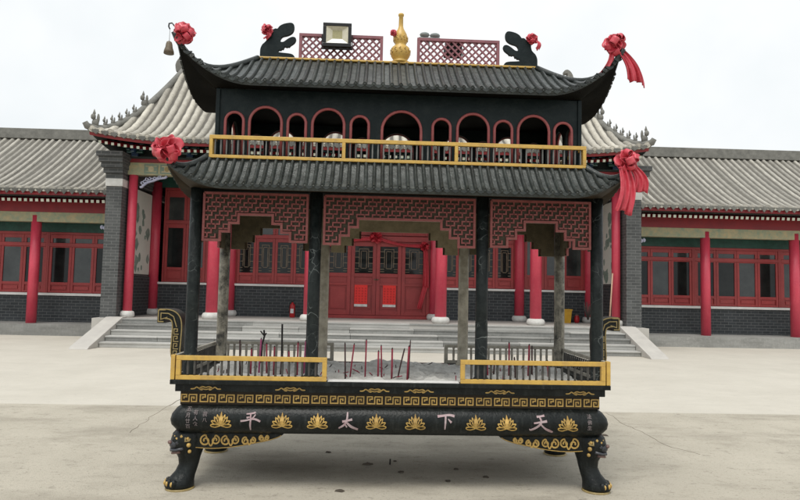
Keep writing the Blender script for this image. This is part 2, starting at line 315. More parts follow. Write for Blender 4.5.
def rstroke(mb, pts, ws, fa, fb):
    """raised strip following a 2D polyline; fa/fb give base and top 3D point of (u,v)"""
    n = len(pts); ws = ws if isinstance(ws, (list, tuple)) else [ws]*n; rows = []
    for i, (x, y) in enumerate(pts):
        ax, ay = pts[max(i-1, 0)]; bx, by = pts[min(i+1, n-1)]
        # mitred normal
        d1 = (x-ax, y-ay); d2 = (bx-x, by-y); l1 = math.hypot(*d1); l2 = math.hypot(*d2)
        n1 = (-d1[1]/l1, d1[0]/l1) if l1 else None; n2 = (-d2[1]/l2, d2[0]/l2) if l2 else None
        n1 = n1 or n2; n2 = n2 or n1
        mx_, my_ = n1[0]+n2[0], n1[1]+n2[1]; ml = math.hypot(mx_, my_) or 1; mx_, my_ = mx_/ml, my_/ml
        k = 1/max(0.5, mx_*n1[0]+my_*n1[1]); h = ws[i]/2*k
        a = (x+mx_*h, y+my_*h); b = (x-mx_*h, y-my_*h)
        rows.append((fa(*a), fb(*a), fb(*b), fa(*b)))
    ks = [mb.add(r) for r in rows]
    for A, B in zip(ks, ks[1:]):
        for j in range(3): mb.face((A+j, A+j+1, B+j+1, B+j))
    mb.face((ks[0], ks[0]+1, ks[0]+2, ks[0]+3)); mb.face((ks[-1]+3, ks[-1]+2, ks[-1]+1, ks[-1]))

def make_roof(root, part, cx, cy, xi, yi, xc, yc, ze, zr, pw, A, x0, y0, sp, rt, m_tile, m_pan, m_drip, m_soffit, wx, wy, zs, th, joints=0, hipr=0.028, tip=0.06, sides=True, m_hip=None, nv=12, swap_fa=0.5):
    def surf(x, y):
        ax, ay = abs(x-cx), abs(y-cy)
        t = cl(max((ay-yi)/(yc-yi), (ax-xi)/(xc-xi)))
        return ze+(zr-ze)*(1-t)**pw + A*cl((ax-x0)/(xc-x0))**2*cl((ay-y0)/(yc-y0))**2
    pan = MB()
    nx = 60
    for sgn in (-1, 1):
        cols = []
        for i in range(nx+1):
            x = -xc+2*xc*i/nx; yt = yi+(yc-yi)*max(0, (abs(x)-xi)/(xc-xi))
            cols.append([(cx+x, cy+sgn*(yt+(yc-yt)*j/nv), surf(cx+x, cy+sgn*(yt+(yc-yt)*j/nv))) for j in range(nv+1)])
        pan.grid(cols)
        rows = []
        for i in range(25):
            y = -yc+2*yc*i/24; xt = xi+(xc-xi)*max(0, (abs(y)-yi)/(yc-yi))
            rows.append([(cx+sgn*(xt+(xc-xt)*j/nv), cy+y, surf(cx+sgn*(xt+(xc-xt)*j/nv), cy+y)) for j in range(nv+1)])
        pan.grid(rows)
    root_r = pan.build(part, [m_pan], root, fix=False)
    # eave board and soffit, one closed ring
    per = []
    for i in range(48): per.append((-xc+2*xc*i/48, -yc))
    for i in range(20): per.append((xc, -yc+2*yc*i/20))
    for i in range(48): per.append((xc-2*xc*i/48, yc))
    for i in range(20): per.append((-xc, yc-2*yc*i/20))
    out_t = [(cx+x*1.002, cy+y*1.002, surf(cx+x, cy+y)-0.002) for x, y in per]
    out_b = [(cx+x*0.995, cy+y*0.99, surf(cx+x, cy+y)-th) for x, y in per]
    inn = [(cx+cl(x, -wx, wx), cy+cl(y, -wy, wy), zs) for x, y in per]
    mid = [tuple(a+(b-a)*0.5 for a, b in zip(p, q)) for p, q in zip(out_b, inn)]
    mid = [(x, y, z-(abs(oz-iz))*0.12) for (x, y, z), (_, _, oz), (_, _, iz) in zip(mid, out_b, inn)]
    e = MB(); e.grid([r+[r[0]] for r in (out_t, out_b)], smooth=False); e.build('eave_board', [m_drip], root_r)
    s = MB(); s.grid([r+[r[0]] for r in (out_b, mid, inn)]); s.build('soffit', [m_soffit], root_r)
    # tile rows
    def row(path, sd_):
        m = MB(); m.smooth = True; ks = []; n = 6; dist = 0
        path = [Vector(p) for p in path]; sd_ = Vector(sd_)
        rr = []
        for i, p in enumerate(path):
            t = (path[min(i+1, len(path)-1)]-path[max(i-1, 0)]).normalized(); nn = sd_.cross(t)
            if nn.z < 0: nn = -nn
            rr.append((p, nn))
        for i, (p, nn) in enumerate(rr):
            rad = rt*(1.0 + (0.16*(i % 2) if joints else 0))
            ks.append(m.add([p + sd_*rad*math.cos(math.pi*j/n) + nn*rad*(1.1 if joints else 1.45)*math.sin(math.pi*j/n) for j in range(n+1)]))
        for a, b in zip(ks, ks[1:]):
            for j in range(n): m.face((a+j, a+j+1, b+j+1, b+j))
        # round end cap
        m.smooth = False
        p, nn = rr[-1]; t = (path[-1]-path[-2]).normalized(); c0 = p+nn*rt*0.15
        ring = [sd_*math.cos(2*math.pi*j/10)*rt*1.12 + nn*math.sin(2*math.pi*j/10)*rt*1.12 for j in range(10)]
        a = m.add([c0-t*rt*0.5+q for q in ring]); b = m.add([c0+t*rt*0.35+q for q in ring])
        for j in range(10): m.face((a+j, a+(j+1) % 10, b+(j+1) % 10, b+j))
        m.face([b+j for j in range(10)])
        c = m.add([c0+t*rt*0.36+q*0.55 for q in ring]); d = m.add([c0+t*rt*0.62+q*0.35 for q in ring])
        for j in range(10): m.face((c+j, c+(j+1) % 10, d+(j+1) % 10, d+j))
        m.face([d+j for j in range(10)])
        m.build('tile_row', [m_tile], root_r)
    def line(f, n):
        return [f(j/n) for j in range(n+1)]
    drip0 = MB()
    def dripat(p, sd_, out, w_, own=False):
        drip = MB() if own else drip0
        p = Vector(p); sd_ = Vector(sd_); out = Vector(out)
        prof = [(-w_, 0.0), (-w_*0.8, -rt*0.7), (0, -rt*1.6), (w_*0.8, -rt*0.7), (w_, 0)]
        a = drip.add([p + sd_*u + out*0.006*(1 if rt < .05 else 6) + Vector((0, 0, v)) for u, v in prof]); b = drip.add([p + sd_*u - out*rt*0.5 + Vector((0, 0, v)) for u, v in prof])
        drip.face([a+i for i in range(5)]); drip.face([b+i for i in reversed(range(5))])
        for i in range(4): drip.face((a+i, b+i, b+i+1, a+i+1))
        if own: drip.build('drip_tile', [m_drip], root_r)
    nrow = int(2*xc/sp); 
    for sgn in (-1, 1):
        for k in range(nrow):
            x = (k-(nrow-1)/2)*sp; yt = yi+(yc-yi)*max(0, (abs(x)-xi)/(xc-xi))
            if yc-yt < rt*2: continue
            nseg = max(4, int((yc-yt)/joints)) if joints else nv
            jx = random.uniform(-.014, .014) if joints else random.uniform(-.0016, .0016)
            row(line(lambda t: (cx+x+jx*math.sin(3*t+x*5), cy+sgn*(yt+(yc-yt)*t), surf(cx+x, cy+sgn*(yt+(yc-yt)*t))), nseg), (1, 0, 0))
            xx = x+sp/2
            if abs(xx) < xc: dripat((cx+xx, cy+sgn*yc, surf(cx+xx, cy+sgn*yc)+0.2*rt), (1, 0, 0), (0, sgn, 0), sp*0.5, sgn < 0)
        if not sides: continue
        nr = int(2*yc/sp)
        for k in range(nr):
            y = (k-(nr-1)/2)*sp; xt = xi+(xc-xi)*max(0, (abs(y)-yi)/(yc-yi))
            if xc-xt < rt*2: continue
            nseg = max(4, int((xc-xt)/joints)) if joints else nv
            row(line(lambda t: (cx+sgn*(xt+(xc-xt)*t), cy+y, surf(cx+sgn*(xt+(xc-xt)*t), cy+y)), nseg), (0, 1, 0))
            yy = y+sp/2
            if abs(yy) < yc: dripat((cx+sgn*xc, cy+yy, surf(cx+sgn*xc, cy+yy)+0.2*rt), (0, 1, 0), (sgn, 0, 0), sp*0.5)
    drip0.build('drip_edge', [m_drip], root_r)['kind'] = 'stuff'
    for sx in (-1, 1):
        for sy in (-1, 1):
            pts = [(cx+sx*(xi+(xc-xi)*t), cy+sy*(yi+(yc-yi)*t), surf(cx+sx*(xi+(xc-xi)*t), cy+sy*(yi+(yc-yi)*t))+hipr*0.6) for t in [i/14 for i in range(15)]]
            pts.append((pts[-1][0]+sx*tip*0.5, pts[-1][1]+sy*tip*0.5, pts[-1][2]+tip))
            MB().tube(pts, [hipr]*14+[hipr*0.95, hipr*0.7], 8).build('hip_ridge', [m_hip or m_tile], root_r)
    return root_r, surf

# ================================================================== incense burner
BC = (-0.03, 5.655); YAW = R(2.5)
burner = empty('incense_burner', (BC[0], BC[1], 0), YAW, 'black iron two-storey pavilion-shaped incense burner with gold trim before the red hall', 'incense burner')
BX = -0.028      # the bowl sits a touch left of the canopy
def bl(p):       # burner local -> world
    x, y, z = p; return (BC[0]+x*math.cos(YAW)-y*math.sin(YAW), BC[1]+x*math.sin(YAW)+y*math.cos(YAW), z)
# --- bowl
BPROF = [(0.432, 1.60, 0.56), (0.446, 1.665, 0.625), (0.475, 1.71, 0.665), (0.515, 1.738, 0.69), (0.555, 1.745, 0.697), (0.598, 1.735, 0.69), (0.638, 1.708, 0.665), (0.664, 1.675, 0.63)]
def bowl_b(z):
    for (z0, a0, b0), (z1, a1, b1) in zip(BPROF, BPROF[1:]):
        if z0 <= z <= z1: return b0+(b1-b0)*(z-z0)/(z1-z0)
    return BPROF[0][2] if z < 0.44 else BPROF[-1][2]
def rrect(a, b, r, n=5):
    out = []
    for sx, sy, a0 in ((1, -1, -90), (1, 1, 0), (-1, 1, 90), (-1, -1, 180)):
        for k in range(n+1):
            t = R(a0+90*k/n); out.append((sx*(a-r)+r*math.cos(t), sy*(b-r)+r*math.sin(t)))
    return out
m = MB(); m.smooth = True; rings = []
for z, a, b in BPROF: rings.append(m.add([(BX+x, y, z) for x, y in rrect(a, b, 0.07)]))
nn = len(rrect(1, 1, .1))
for A_, B_ in zip(rings, rings[1:]):
    for j in range(nn): m.face((A_+j, A_+(j+1) % nn, B_+(j+1) % nn, B_+j))
m.smooth = False; m.face([rings[0]+j for j in reversed(range(nn))]); m.face([rings[-1]+j for j in range(nn)])
bowl = m.build('bowl', ['iron'], burner)
# --- lotus reliefs and characters on the bowl
def on_bowl(x0, z0, s, d, q=1.08):
    return lambda u, v: (BX+x0+u*s, -(bowl_b(z0+v*s*q)+d), z0+v*s*q)
def lotus(x0, z0, s):
    m = MB(); fa = on_bowl(x0, z0, s, -0.006, 1.32); fb = on_bowl(x0, z0, s, 0.007, 1.32)
    m.prism(smoothpts([(0, -0.28), (-0.16, -0.10), (-0.19, 0.2), (-0.08, 0.42), (0, 0.62), (0.08, 0.42), (0.19, 0.2), (0.16, -0.10), (0, -0.28)], 2)[:-1], fa, fb)
    for sx in (-1, 1):
        for (bx, ex, ez, wd) in ((0.12, 0.36, 0.42, 0.10), (0.2, 0.62, 0.28, 0.11), (0.3, 0.88, 0.0, 0.11)):
            b = (sx*bx, -0.24); e_ = (sx*ex, ez); dx, dz = e_[0]-b[0], e_[1]-b[1]; l_ = math.hypot(dx, dz); px, pz = -dz/l_*wd, dx/l_*wd
            loop = smoothpts([b, (b[0]+dx*.5+px, b[1]+dz*.5+pz), e_], 3); loop2 = smoothpts([b, (b[0]+dx*.5-px, b[1]+dz*.5-pz), e_], 3)
            rstroke(m, loop, [0.05]+[0.075]*(len(loop)-2)+[0.045], fa, fb); rstroke(m, loop2, [0.05]+[0.07]*(len(loop2)-2)+[0.045], fa, fb)
        base = smoothpts([(0, -0.30), (sx*0.35, -0.26), (sx*0.72, -0.25), (sx*0.92, -0.30), (sx*0.86, -0.40), (sx*0.55, -0.46), (sx*0.25, -0.40), (0, -0.32)], 3)
        rstroke(m, base, 0.075, fa, fb)
    m.build('lotus_relief', ['gold_relief'], bowl)
LZ = 0.556
for x in (-1.367, -0.895, -0.619, -0.159, 0.149, 0.63, 0.877, 1.368): lotus(x-BX, LZ, 0.084)
CH = {
 'ping': [([(-.42, .50), (0, .53), (.45, .62)], [.10, .12, .15]), ([(-.38, .18), (-.2, .22), (-.02, .25)], [.16, .13, .08]), ([(.46, .46), (.3, .25), (.12, .12)], [.1, .13, .08]),
          ([(-.95, -.12), (-.4, -.04), (.2, .08), (.6, .02), (.95, -.14)], [.16, .13, .14, .16, .16]), ([(.0, .52), (.02, 0), (-.02, -.5), (.0, -.95)], [.12, .15, .16, .10])],
 'tai': [([(-.02, .80), (-.04, .35), (-.12, 0)], [.13, .17, .18]), ([(-.48, .05), (-.1, .12), (.42, .24)], [.20, .15, .18]), ([(-.1, .05), (-.35, -.25), (-.8, -.52)], [.18, .17, .12]),
         ([(-.05, -.05), (.35, -.38), (.95, -.62)], [.17, .2, .16]), ([(-.2, -.2), (-.05, -.42)], [.10, .12])],
 'xia': [([(-.78, .42), (-.2, .48), (.35, .53), (.82, .45)], [.20, .16, .17, .20]), ([(-.02, .45), (-.04, 0), (-.08, -.7)], [.15, .17, .12]), ([(.22, .22), (.52, -.08)], [.09, .2])],
 'tian': [([(-.34, .55), (0, .58), (.36, .64)], [.17, .13, .16]), ([(-.62, .05), (-.1, .12), (.55, .22)], [.12, .14, .2]), ([(-.1, .55), (.04, .15), (-.25, -.2), (-.85, -.5), (-1.0, -.42)], [.14, .16, .16, .14, .08]),
          ([(-.05, .0), (.35, -.35), (.75, -.55), (1.1, -.68)], [.12, .15, .2, .14])]}
def character(key, x0, z0, s):
    m = MB(); fa = on_bowl(x0, z0, s, -0.006); fb = on_bowl(x0, z0, s, 0.006)
    for i, (pts, ws) in enumerate(CH[key]):
        fb = on_bowl(x0, z0, s, 0.005+0.0006*i)
        p2 = smoothpts(pts, 4); w2 = [w_[0] for w_ in smoothpts([(a, 0) for a in ws], 4)]
        rstroke(m, p2, w2, fa, fb)
    m.build('painted_character', ['paint_pink'], bowl)
character('ping', -1.139-BX, 0.566, 0.080); character('tai', -0.384-BX, 0.556, 0.086); character('xia', 0.391-BX, 0.570, 0.084); character('tian', 1.150-BX, 0.560, 0.090)
def small_text(body, x, z, s):
    c = bpy.data.curves.new('glyph', 'FONT'); c.body = body; c.align_x = 'CENTER'; c.align_y = 'CENTER'; c.extrude = 0.02; c.resolution_u = 3; c.offset = 0.012
    o = bpy.data.objects.new('glyph', c); COL.objects.link(o)
    me = bpy.data.meshes.new_from_object(o.evaluated_get(bpy.context.evaluated_depsgraph_get())); bpy.data.objects.remove(o)
    for v in me.vertices:
        u, vv, d = v.co; zz = z+vv*s; v.co = (x+u*s, -(bowl_b(zz)+0.003+d*0.12), zz)
    me.materials.clear(); me.materials.append(MATS['paint_pale']); link('inscription', me, bowl)
for body, xs, z0 in (('五月廿百', -1.621, 0.636), ('有人众', -1.564, 0.614), ('我八', -1.492, 0.602), ('法佛生', 1.545, 0.616)):
    for i, chx in enumerate(body): small_text(chx, xs, z0-i*0.043, 0.037)
# --- fret band with square-spiral reliefs
band = MB().box(BX-1.68, BX+1.68, -0.622, 0.622, 0.664, 0.772).build('fret_band', ['band_brown'], burner, bevel=0.004)
sp_pts = [(1.15, 2.0), (1.75, 2.0), (1.75, 1.05), (2.25, 1.05)]
path = [(1.2, 2.05), (2.05, 2.05), (2.05, 0.0)]
S_PATH = [(1.0, 1.55), (1.0, 2.3), (2.1, 2.3), (2.1, 0.9)]
S_PATH = [(1.1, 2.0), (2.2, 2.0), (2.2, 3.0), (0.0, 3.0), (0.0, 0.0), (3.3, 0.0), (3.3, 3.0), (6.6, 3.0), (6.6, 0.0), (4.4, 0.0), (4.4, 1.1), (5.5, 1.1)]
def fret_mesh(depth):
    m = MB(); s = 0.0178
    for k, pts in enumerate([[(1.1, 1.2), (1.1, 2.0), (2.2, 2.0), (2.2, 3.05), (0, 3.05), (0, 0), (3.3, 0), (3.3, 3.05)], [(3.3, 3.05), (6.6, 3.05), (6.6, 0.0), (4.4, 0.0), (4.4, 1.9), (5.5, 1.9), (5.5, 1.0)]]):
        rstroke(m, [((u-3.3)*s, (v-1.52)*s) for u, v in pts], 0.0095, lambda u, v: (u, 0.004, v), lambda u, v: (u, -depth-0.0005*k, v))
    return m
fm = fret_mesh(0.006); me = fm.mesh('fret_relief'); me.materials.append(MATS['gold_relief'])
b = bmesh.new(); b.from_mesh(me); bmesh.ops.recalc_face_normals(b, faces=b.faces); b.to_mesh(me); b.free()
NF = 23
for i in range(NF):
    x = BX-1.61+3.22*i/(NF-1)
    link('fret_relief', me, band, (x, -0.622, 0.716)); link('fret_relief', me, band, (x, 0.622, 0.716), rz=math.pi)
for i in range(7):
    y = -0.5+1.0*i/6
    link('fret_relief', me, band, (BX-1.68, y, 0.716), rz=-math.pi/2); link('fret_relief', me, band, (BX+1.68, y, 0.716), rz=math.pi/2)
# --- tray with two lips, a cavity for the ash
m = MB()
def ring(m, a, b, t, z0, z1):
    m.box(BX-a, BX+a, -b, -b+t, z0, z1).box(BX-a, BX+a, b-t, b, z0, z1).box(BX-a, BX-a+t, -b+t, b-t, z0, z1).box(BX+a-t, BX+a, -b+t, b-t, z0, z1)
ring(m, 1.712, 0.662, 0.06, 0.772, 0.832); ring(m, 1.742, 0.705, 0.10, 0.832, 0.868)
tray = m.build('tray', ['iron'], burner, bevel=0.004)
MB().box(BX-1.66, BX+1.66, -0.61, 0.61, 0.7735, 0.825).build('tray_floor', ['iron_black'], tray)
m = MB(); m.box(BX-0.52, BX+0.52, -0.698, -0.60, 0.869, 0.874).build('ash_dusting', ['ash_rim'], tray)
def cloud(x, sgn=-1):
    m = MB(); fa = lambda u, v: (BX+x+u, sgn*0.66, 0.800+v); fb = lambda u, v: (BX+x+u, sgn*0.668, 0.800+v)
    for sx in (-1, 1):
        rstroke(m, smoothpts([(0, 0.006), (sx*.03, .012), (sx*.05, -.004), (sx*.03, -.012), (sx*.022, 0)], 4), .009, fa, fb)
        rstroke(m, smoothpts([(sx*.045, -.008), (sx*.07, .008), (sx*.09, -.004), (sx*.118, -.006)], 4), [.009]*12+[.003], fa, fb)
        rstroke(m, smoothpts([(0, -.010), (sx*.02, -.006), (sx*.04, .004)], 3), .007, fa, fb)
    m.build('cloud_relief', ['gold_relief'], tray)
for px in (-1.50, -0.842, -0.177, 0.176, 0.826, 1.476): cloud(px-BX)
# --- legs
def leg(sx, sy):
    L0 = empty_part = None
    cx_, cy_ = BX+sx*1.625, sy*0.535; d = Vector((sx*0.80, sy*0.60, 0)); sdv = Vector((-d.y, d.x, 0))
    prof = [(0.018, 0.055, 0.108), (0.035, 0.058, 0.112), (0.065, 0.055, 0.108), (0.10, 0.035, 0.094), (0.14, 0.008, 0.082), (0.19, -0.012, 0.077), (0.24, -0.012, 0.083), (0.285, 0.0, 0.098), (0.33, 0.015, 0.112), (0.38, 0.02, 0.118), (0.43, 0.012, 0.112), (0.455, 0.0, 0.10)]
    m = MB(); m.smooth = True; n = 28; ks = []
    for z, off, r in prof:
        vs_ = []
        for j in range(n):
            a = 2*math.pi*j/n; rr = r
            if z < 0.26: rr *= 1+0.055*math.cos(a*4)*cl(math.cos(a)+.3)*(1 if z > 0.03 else .6)      # tendons and toes
            inner = 0.06*cl((z-0.22)/0.2)*cl(-math.cos(a))                                          # haunch leaning back to the bowl
            p = Vector((cx_, cy_, z)) + d*(off+rr*math.cos(a)-inner*1.0) + sdv*(rr*0.92*math.sin(a)); vs_.append(p)
        ks.append(m.add(vs_))
    for A_, B_ in zip(ks, ks[1:]):
        for j in range(n): m.face((A_+j, A_+(j+1) % n, B_+(j+1) % n, B_+j))
    m.smooth = False; m.face([ks[0]+j for j in reversed(range(n))]); m.face([ks[-1]+j for j in range(n)])
    lg = m.build('leg', ['iron'], burner)
    P = lambda f, s_, z: Vector((cx_, cy_, z)) + d*f + sdv*s_
    bp = MB(); bp.lathe([(0.110, 0.0), (0.113, 0.008), (0.108, 0.018)], tuple(P(0.055, 0, 0)), 24); bp.build('foot_plate', ['gold_dull'], lg)
    rot = Matrix((d, sdv, Vector((0, 0, 1)))).transposed()
    for s_ in (-0.062, -0.021, 0.021, 0.062):
        q = P(0.152-abs(s_)*0.45, s_, 0.055); MB().ball(q, (0.030, 0.020, 0.034), 10, 6, rot).build('toe', ['iron'], lg)
        q = P(0.176-abs(s_)*0.5, s_, 0.058); MB().ball(q, (0.014, 0.012, 0.020), 8, 5, rot).build('claw', ['gold_relief'], lg)
    P0 = P; P = lambda f_, s_, z: P0(f_-.008, s_, z)
    f = MB()                                                        # lion mask
    f.ball(P(0.115, 0, 0.355), (0.045, 0.052, 0.040), 12, 8, rot)      # muzzle
    f.ball(P(0.10, 0.045, 0.372), (0.035, 0.03, 0.026), 10, 6, rot).ball(P(0.10, -0.045, 0.372), (0.035, 0.03, 0.026), 10, 6, rot)
    f.ball(P(0.105, 0, 0.405), (0.030, 0.07, 0.018), 12, 6, rot)
    f.tube([P(0.085, -0.09, 0.33), P(0.125, -0.05, 0.315), P(0.145, 0, 0.308), P(0.125, 0.05, 0.315), P(0.085, 0.09, 0.33)], 0.011, 8)
    f.build('lion_mask', ['lion_blue'], lg)
    MB().ball(P(0.158, 0, 0.372), (0.016, 0.024, 0.015), 10, 6, rot).build('nose', ['lion_pink'], lg)
    MB().tube([P(0.10, -0.06, 0.298), P(0.135, 0, 0.285), P(0.10, 0.06, 0.298)], 0.010, 8).build('jaw', ['lion_pink'], lg)
    for s_ in (-1, 1):
        MB().ball(P(0.118, s_*0.042, 0.402), (0.012, 0.018, 0.014), 8, 6, rot).build('eye', ['gold_relief'], lg)
        for cf, cs, cz, cr_ in ((0.088, 0.068, 0.418, 0.018), (0.120, 0.022, 0.418, 0.014), (0.048, 0.108, 0.355, 0.018), (0.038, 0.106, 0.305, 0.015), (0.055, 0.104, 0.405, 0.013)): MB().ball(P(cf, s_*cs, cz), (cr_, cr_*.9, cr_), 8, 6, rot).build('mane_curl', ['gold_relief'], lg)
        pts = [P(0.07, s_*0.095, 0.415), P(0.075, s_*0.10, 0.385), P(0.05, s_*0.115, 0.39), P(0.04, s_*0.115, 0.405)]
        MB().tube(pts, 0.008, 6).build('whisker_curl', ['gold_dull'], lg)
    return lg
for sx in (-1, 1):
    for sy in (-1, 1): leg(sx, sy)
# --- scrolled aprons beside each leg
def apron(sx, sy):
    x0 = sx*1.56; yb = sy*0.585
    out = [(0, 0.0), (0, -0.118), (0.14, -0.125), (0.30, -0.112), (0.45, -0.085), (0.58, -0.058), (0.66, -0.03), (0.70, 0)]
    out = [out[0]] + smoothpts(out[1:], 3)
    m = MB(); fa = lambda u, v: (BX+x0-sx*u, yb-sy*0.02, 0.440+v); fb = lambda u, v: (BX+x0-sx*u, yb+sy*0.014, 0.440+v)
    m.prism(out, fa, fb); ap = m.build('apron', ['iron'], burner, bevel=0.004)
    g = MB(); fa = lambda u, v: (BX+x0-sx*u, yb+sy*0.012, 0.440+v); fb = lambda u, v: (BX+x0-sx*u, yb+sy*0.022, 0.440+v)
    def curl(cu, cv, r, fl, turns=1.35):
        pts = []
        for k in range(22):
            t = k/21; a = fl*(math.pi*0.5 + t*turns*2*math.pi); rr = r*(1-0.78*t); pts.append((cu+rr*math.cos(a), cv+rr*math.sin(a)))
        return pts
    for cu, r in ((0.085, 0.044), (0.245, 0.040), (0.40, 0.031), (0.525, 0.022)):
        cv = -0.058 if r > .03 else -0.036
        c1 = curl(cu, cv, r, 1); c2 = curl(cu+r*1.75, cv+0.004, r*0.85, -1)
        c2 = [(2*(cu+r*1.75)-u, 2*(cv+0.004)-v) for u, v in c2]
        rstroke(g, c1, [0.012]*len(c1), fa, fb); rstroke(g, c2, [0.011]*len(c2), fa, fb)
        rstroke(g, smoothpts([c1[0], (cu+r*0.9, cv-r*0.9), (cu+r*1.4, cv-r*0.1), c2[0]], 4), 0.011, fa, lambda u, v: (BX+x0-sx*u, yb+sy*0.0205, 0.440+v))
    rstroke(g, smoothpts([(u, v+0.006) for u, v in out[1:]], 1)[:-2], 0.005, fa, lambda u, v: (BX+x0-sx*u, yb+sy*0.0175, 0.440+v))
    g.build('scroll_relief', ['gold_relief'], ap)
for sx in (-1, 1):
    for sy in (-1, 1): apron(sx, sy)
MB().box(BX-1.60, BX-1.56, -0.42, 0.42, 0.35, 0.45).build('end_apron', ['iron'], burner); MB().box(BX+1.56, BX+1.60, -0.42, 0.42, 0.35, 0.45).build('end_apron', ['iron'], burner)
# --- ear handles on the short ends
def handle(sx):
    prof = smoothpts([(-.24, .74), (-.15, .80), (-.05, .88), (0.0, 1.0), (0.0, 1.12), (-.002, 1.25), (.018, 1.315), (.07, 1.345), (.155, 1.348)], 5)
    n = len(prof); x0 = sx*1.895; D = .085
    def offs(w_):
        o = []
        for i, (x, z) in enumerate(prof):
            ax, az = prof[max(i-1, 0)]; bx, bz = prof[min(i+1, n-1)]; l_ = math.hypot(bx-ax, bz-az); o.append((x-(bz-az)/l_*w_, z+(bx-ax)/l_*w_))
        return o
    m = MB(); hw = .046
    rows = [[(BX+x0+sx*u, y, v) for (u, v), y in ((a_, -D), (b_, -D), (b_, D), (a_, D), (a_, -D))] for a_, b_ in zip(offs(-hw), offs(hw))]
    m.grid(rows, smooth=False); k0 = m.add(rows[0][:4]); m.face([k0+i for i in range(4)]); k0 = m.add(rows[-1][:4]); m.face([k0+i for i in range(4)])
    u0, u1 = sorted((BX+x0+sx*.105, BX+x0+sx*.172)); m.box(u0, u1, -D-.002, D+.002, 1.268, 1.392)
    h = m.build('ear_handle', ['iron'], burner)
    g = MB()
    for dn in (-1, 1):
        fa = lambda a, b_: (BX+x0+sx*a, dn*(D-.002), b_); fb = lambda a, b_: (BX+x0+sx*a, dn*(D+.007), b_); fc = lambda a, b_: (BX+x0+sx*a, dn*(D+.006), b_)
        o1, o2 = offs(-hw+.006), offs(hw-.006)
        rstroke(g, o2[8:], .009, fa, fb); rstroke(g, o1[8:-3], .009, fa, fb)
        z = .98
        while z < 1.20:
            rstroke(g, [(-.020, z), (.022, z), (.022, z+.046), (-.008, z+.046), (-.008, z+.024), (.008, z+.024)], .008, fa, fc); z += .064
        rstroke(g, [(.115, 1.28), (.162, 1.28), (.162, 1.382), (.10, 1.383)], .009, fa, lambda a, b_: (BX+x0+sx*a, dn*(D+.0085), b_))
        rstroke(g, [(.0, 1.235), (.03, 1.325), (.075, 1.352), (.14, 1.355), (.14, 1.30), (.085, 1.318)], .008, fa, lambda a, b_: (BX+x0+sx*a, dn*(D+.0078), b_))
    g.build('fret_line', ['gold_dull'], h)
handle(-1); handle(1)
# --- gold front rails, dusty side and back rails
def baluster_mesh(h, r, m_):
    mb = MB(); mb.lathe([(r, 0), (r*0.8, h*0.12), (r, h*0.5), (r*0.8, h*0.88), (r, h)], (0, 0, 0), 7); me = mb.mesh('baluster'); me.materials.append(MATS[m_]); return me
bal_f = baluster_mesh(0.116, 0.0105, 'baluster'); bal_r = baluster_mesh(0.125, 0.013, 'rail_dusty')
Z0, Z1 = 0.8685, 1.055
def gold_rail(xa, xb, y):
    m = MB(); m.box(xa, xb, y-.016, y+.016, Z0, Z0+.034).box(xa, xb, y-.016, y+.016, Z1-.036, Z1).box(xa, xa+.036, y-.017, y+.017, Z0+.034, Z1-.036).box(xb-.036, xb, y-.017, y+.017, Z0+.034, Z1-.036)
    r = m.build('rail', ['gold'], burner, bevel=0.003)
    n = round((xb-xa-.08)/0.0525)
    for i in range(1, n): link('baluster', bal_f, r, (xa+.036+(xb-xa-.072)*i/n, y, Z0+.034))
XO = 1.742
gold_rail(BX-XO+.041, BX-.53, -.685); gold_rail(BX+.53, BX+XO-.041, -.685)
for sx in (-1, 1):
    x = BX+sx*(XO-.016); MB().box(x-.016, x+.016, -.70, -.655, Z0, Z1+.004).build('corner_post', ['gold'], burner, bevel=0.003)
    m = MB(); m.box(x-.014, x+.014, -.655, .70, Z0, Z0+.03).box(x-.014, x+.014, -.655, .70, Z1-.03, Z1).box(x-.0145, x+.0145, .667, .70, Z0+.03, Z1-.03)
    r = m.build('side_rail', ['rail_dusty'], burner, bevel=0.003)
    for i in range(1, 24): link('baluster', bal_f, r, (x, -.655+1.32*i/24, Z0+.033))
for xa, xb in ((BX-1.71, BX-.56), (BX+.56, BX+1.71)):
    y = .685; m = MB(); m.box(xa, xb, y-.016, y+.016, Z0, Z0+.03).box(xa, xb, y-.016, y+.016, Z1-.03, Z1).box(xa, xa+.036, y-.017, y+.017, Z0+.03, Z1-.03).box(xb-.036, xb, y-.017, y+.017, Z0+.03, Z1-.03)
    r = m.build('rail', ['rail_dusty'], burner, bevel=0.003)
    n = 18
    for i in range(1, n): link('baluster', bal_r, r, (xa+.036+(xb-xa-.072)*i/n, y, Z0+.03))
# --- posts
for x in (-1.672, -0.695, 0.695, 1.665):
    for y, mt in ((-0.52, 'post_black'), (0.52, 'post_ash')):
        m = MB(); m.lathe([(0.066, 0.866), (0.066, 0.885), (0.052, 0.90), (0.051, 1.4), (0.050, 2.41)], (x, y, 0), 20)
        m.build('post', [mt if not (abs(x) > 1 and y > 0) else 'post_dark_ash' if 'post_dark_ash' in MATS else mt], burner)
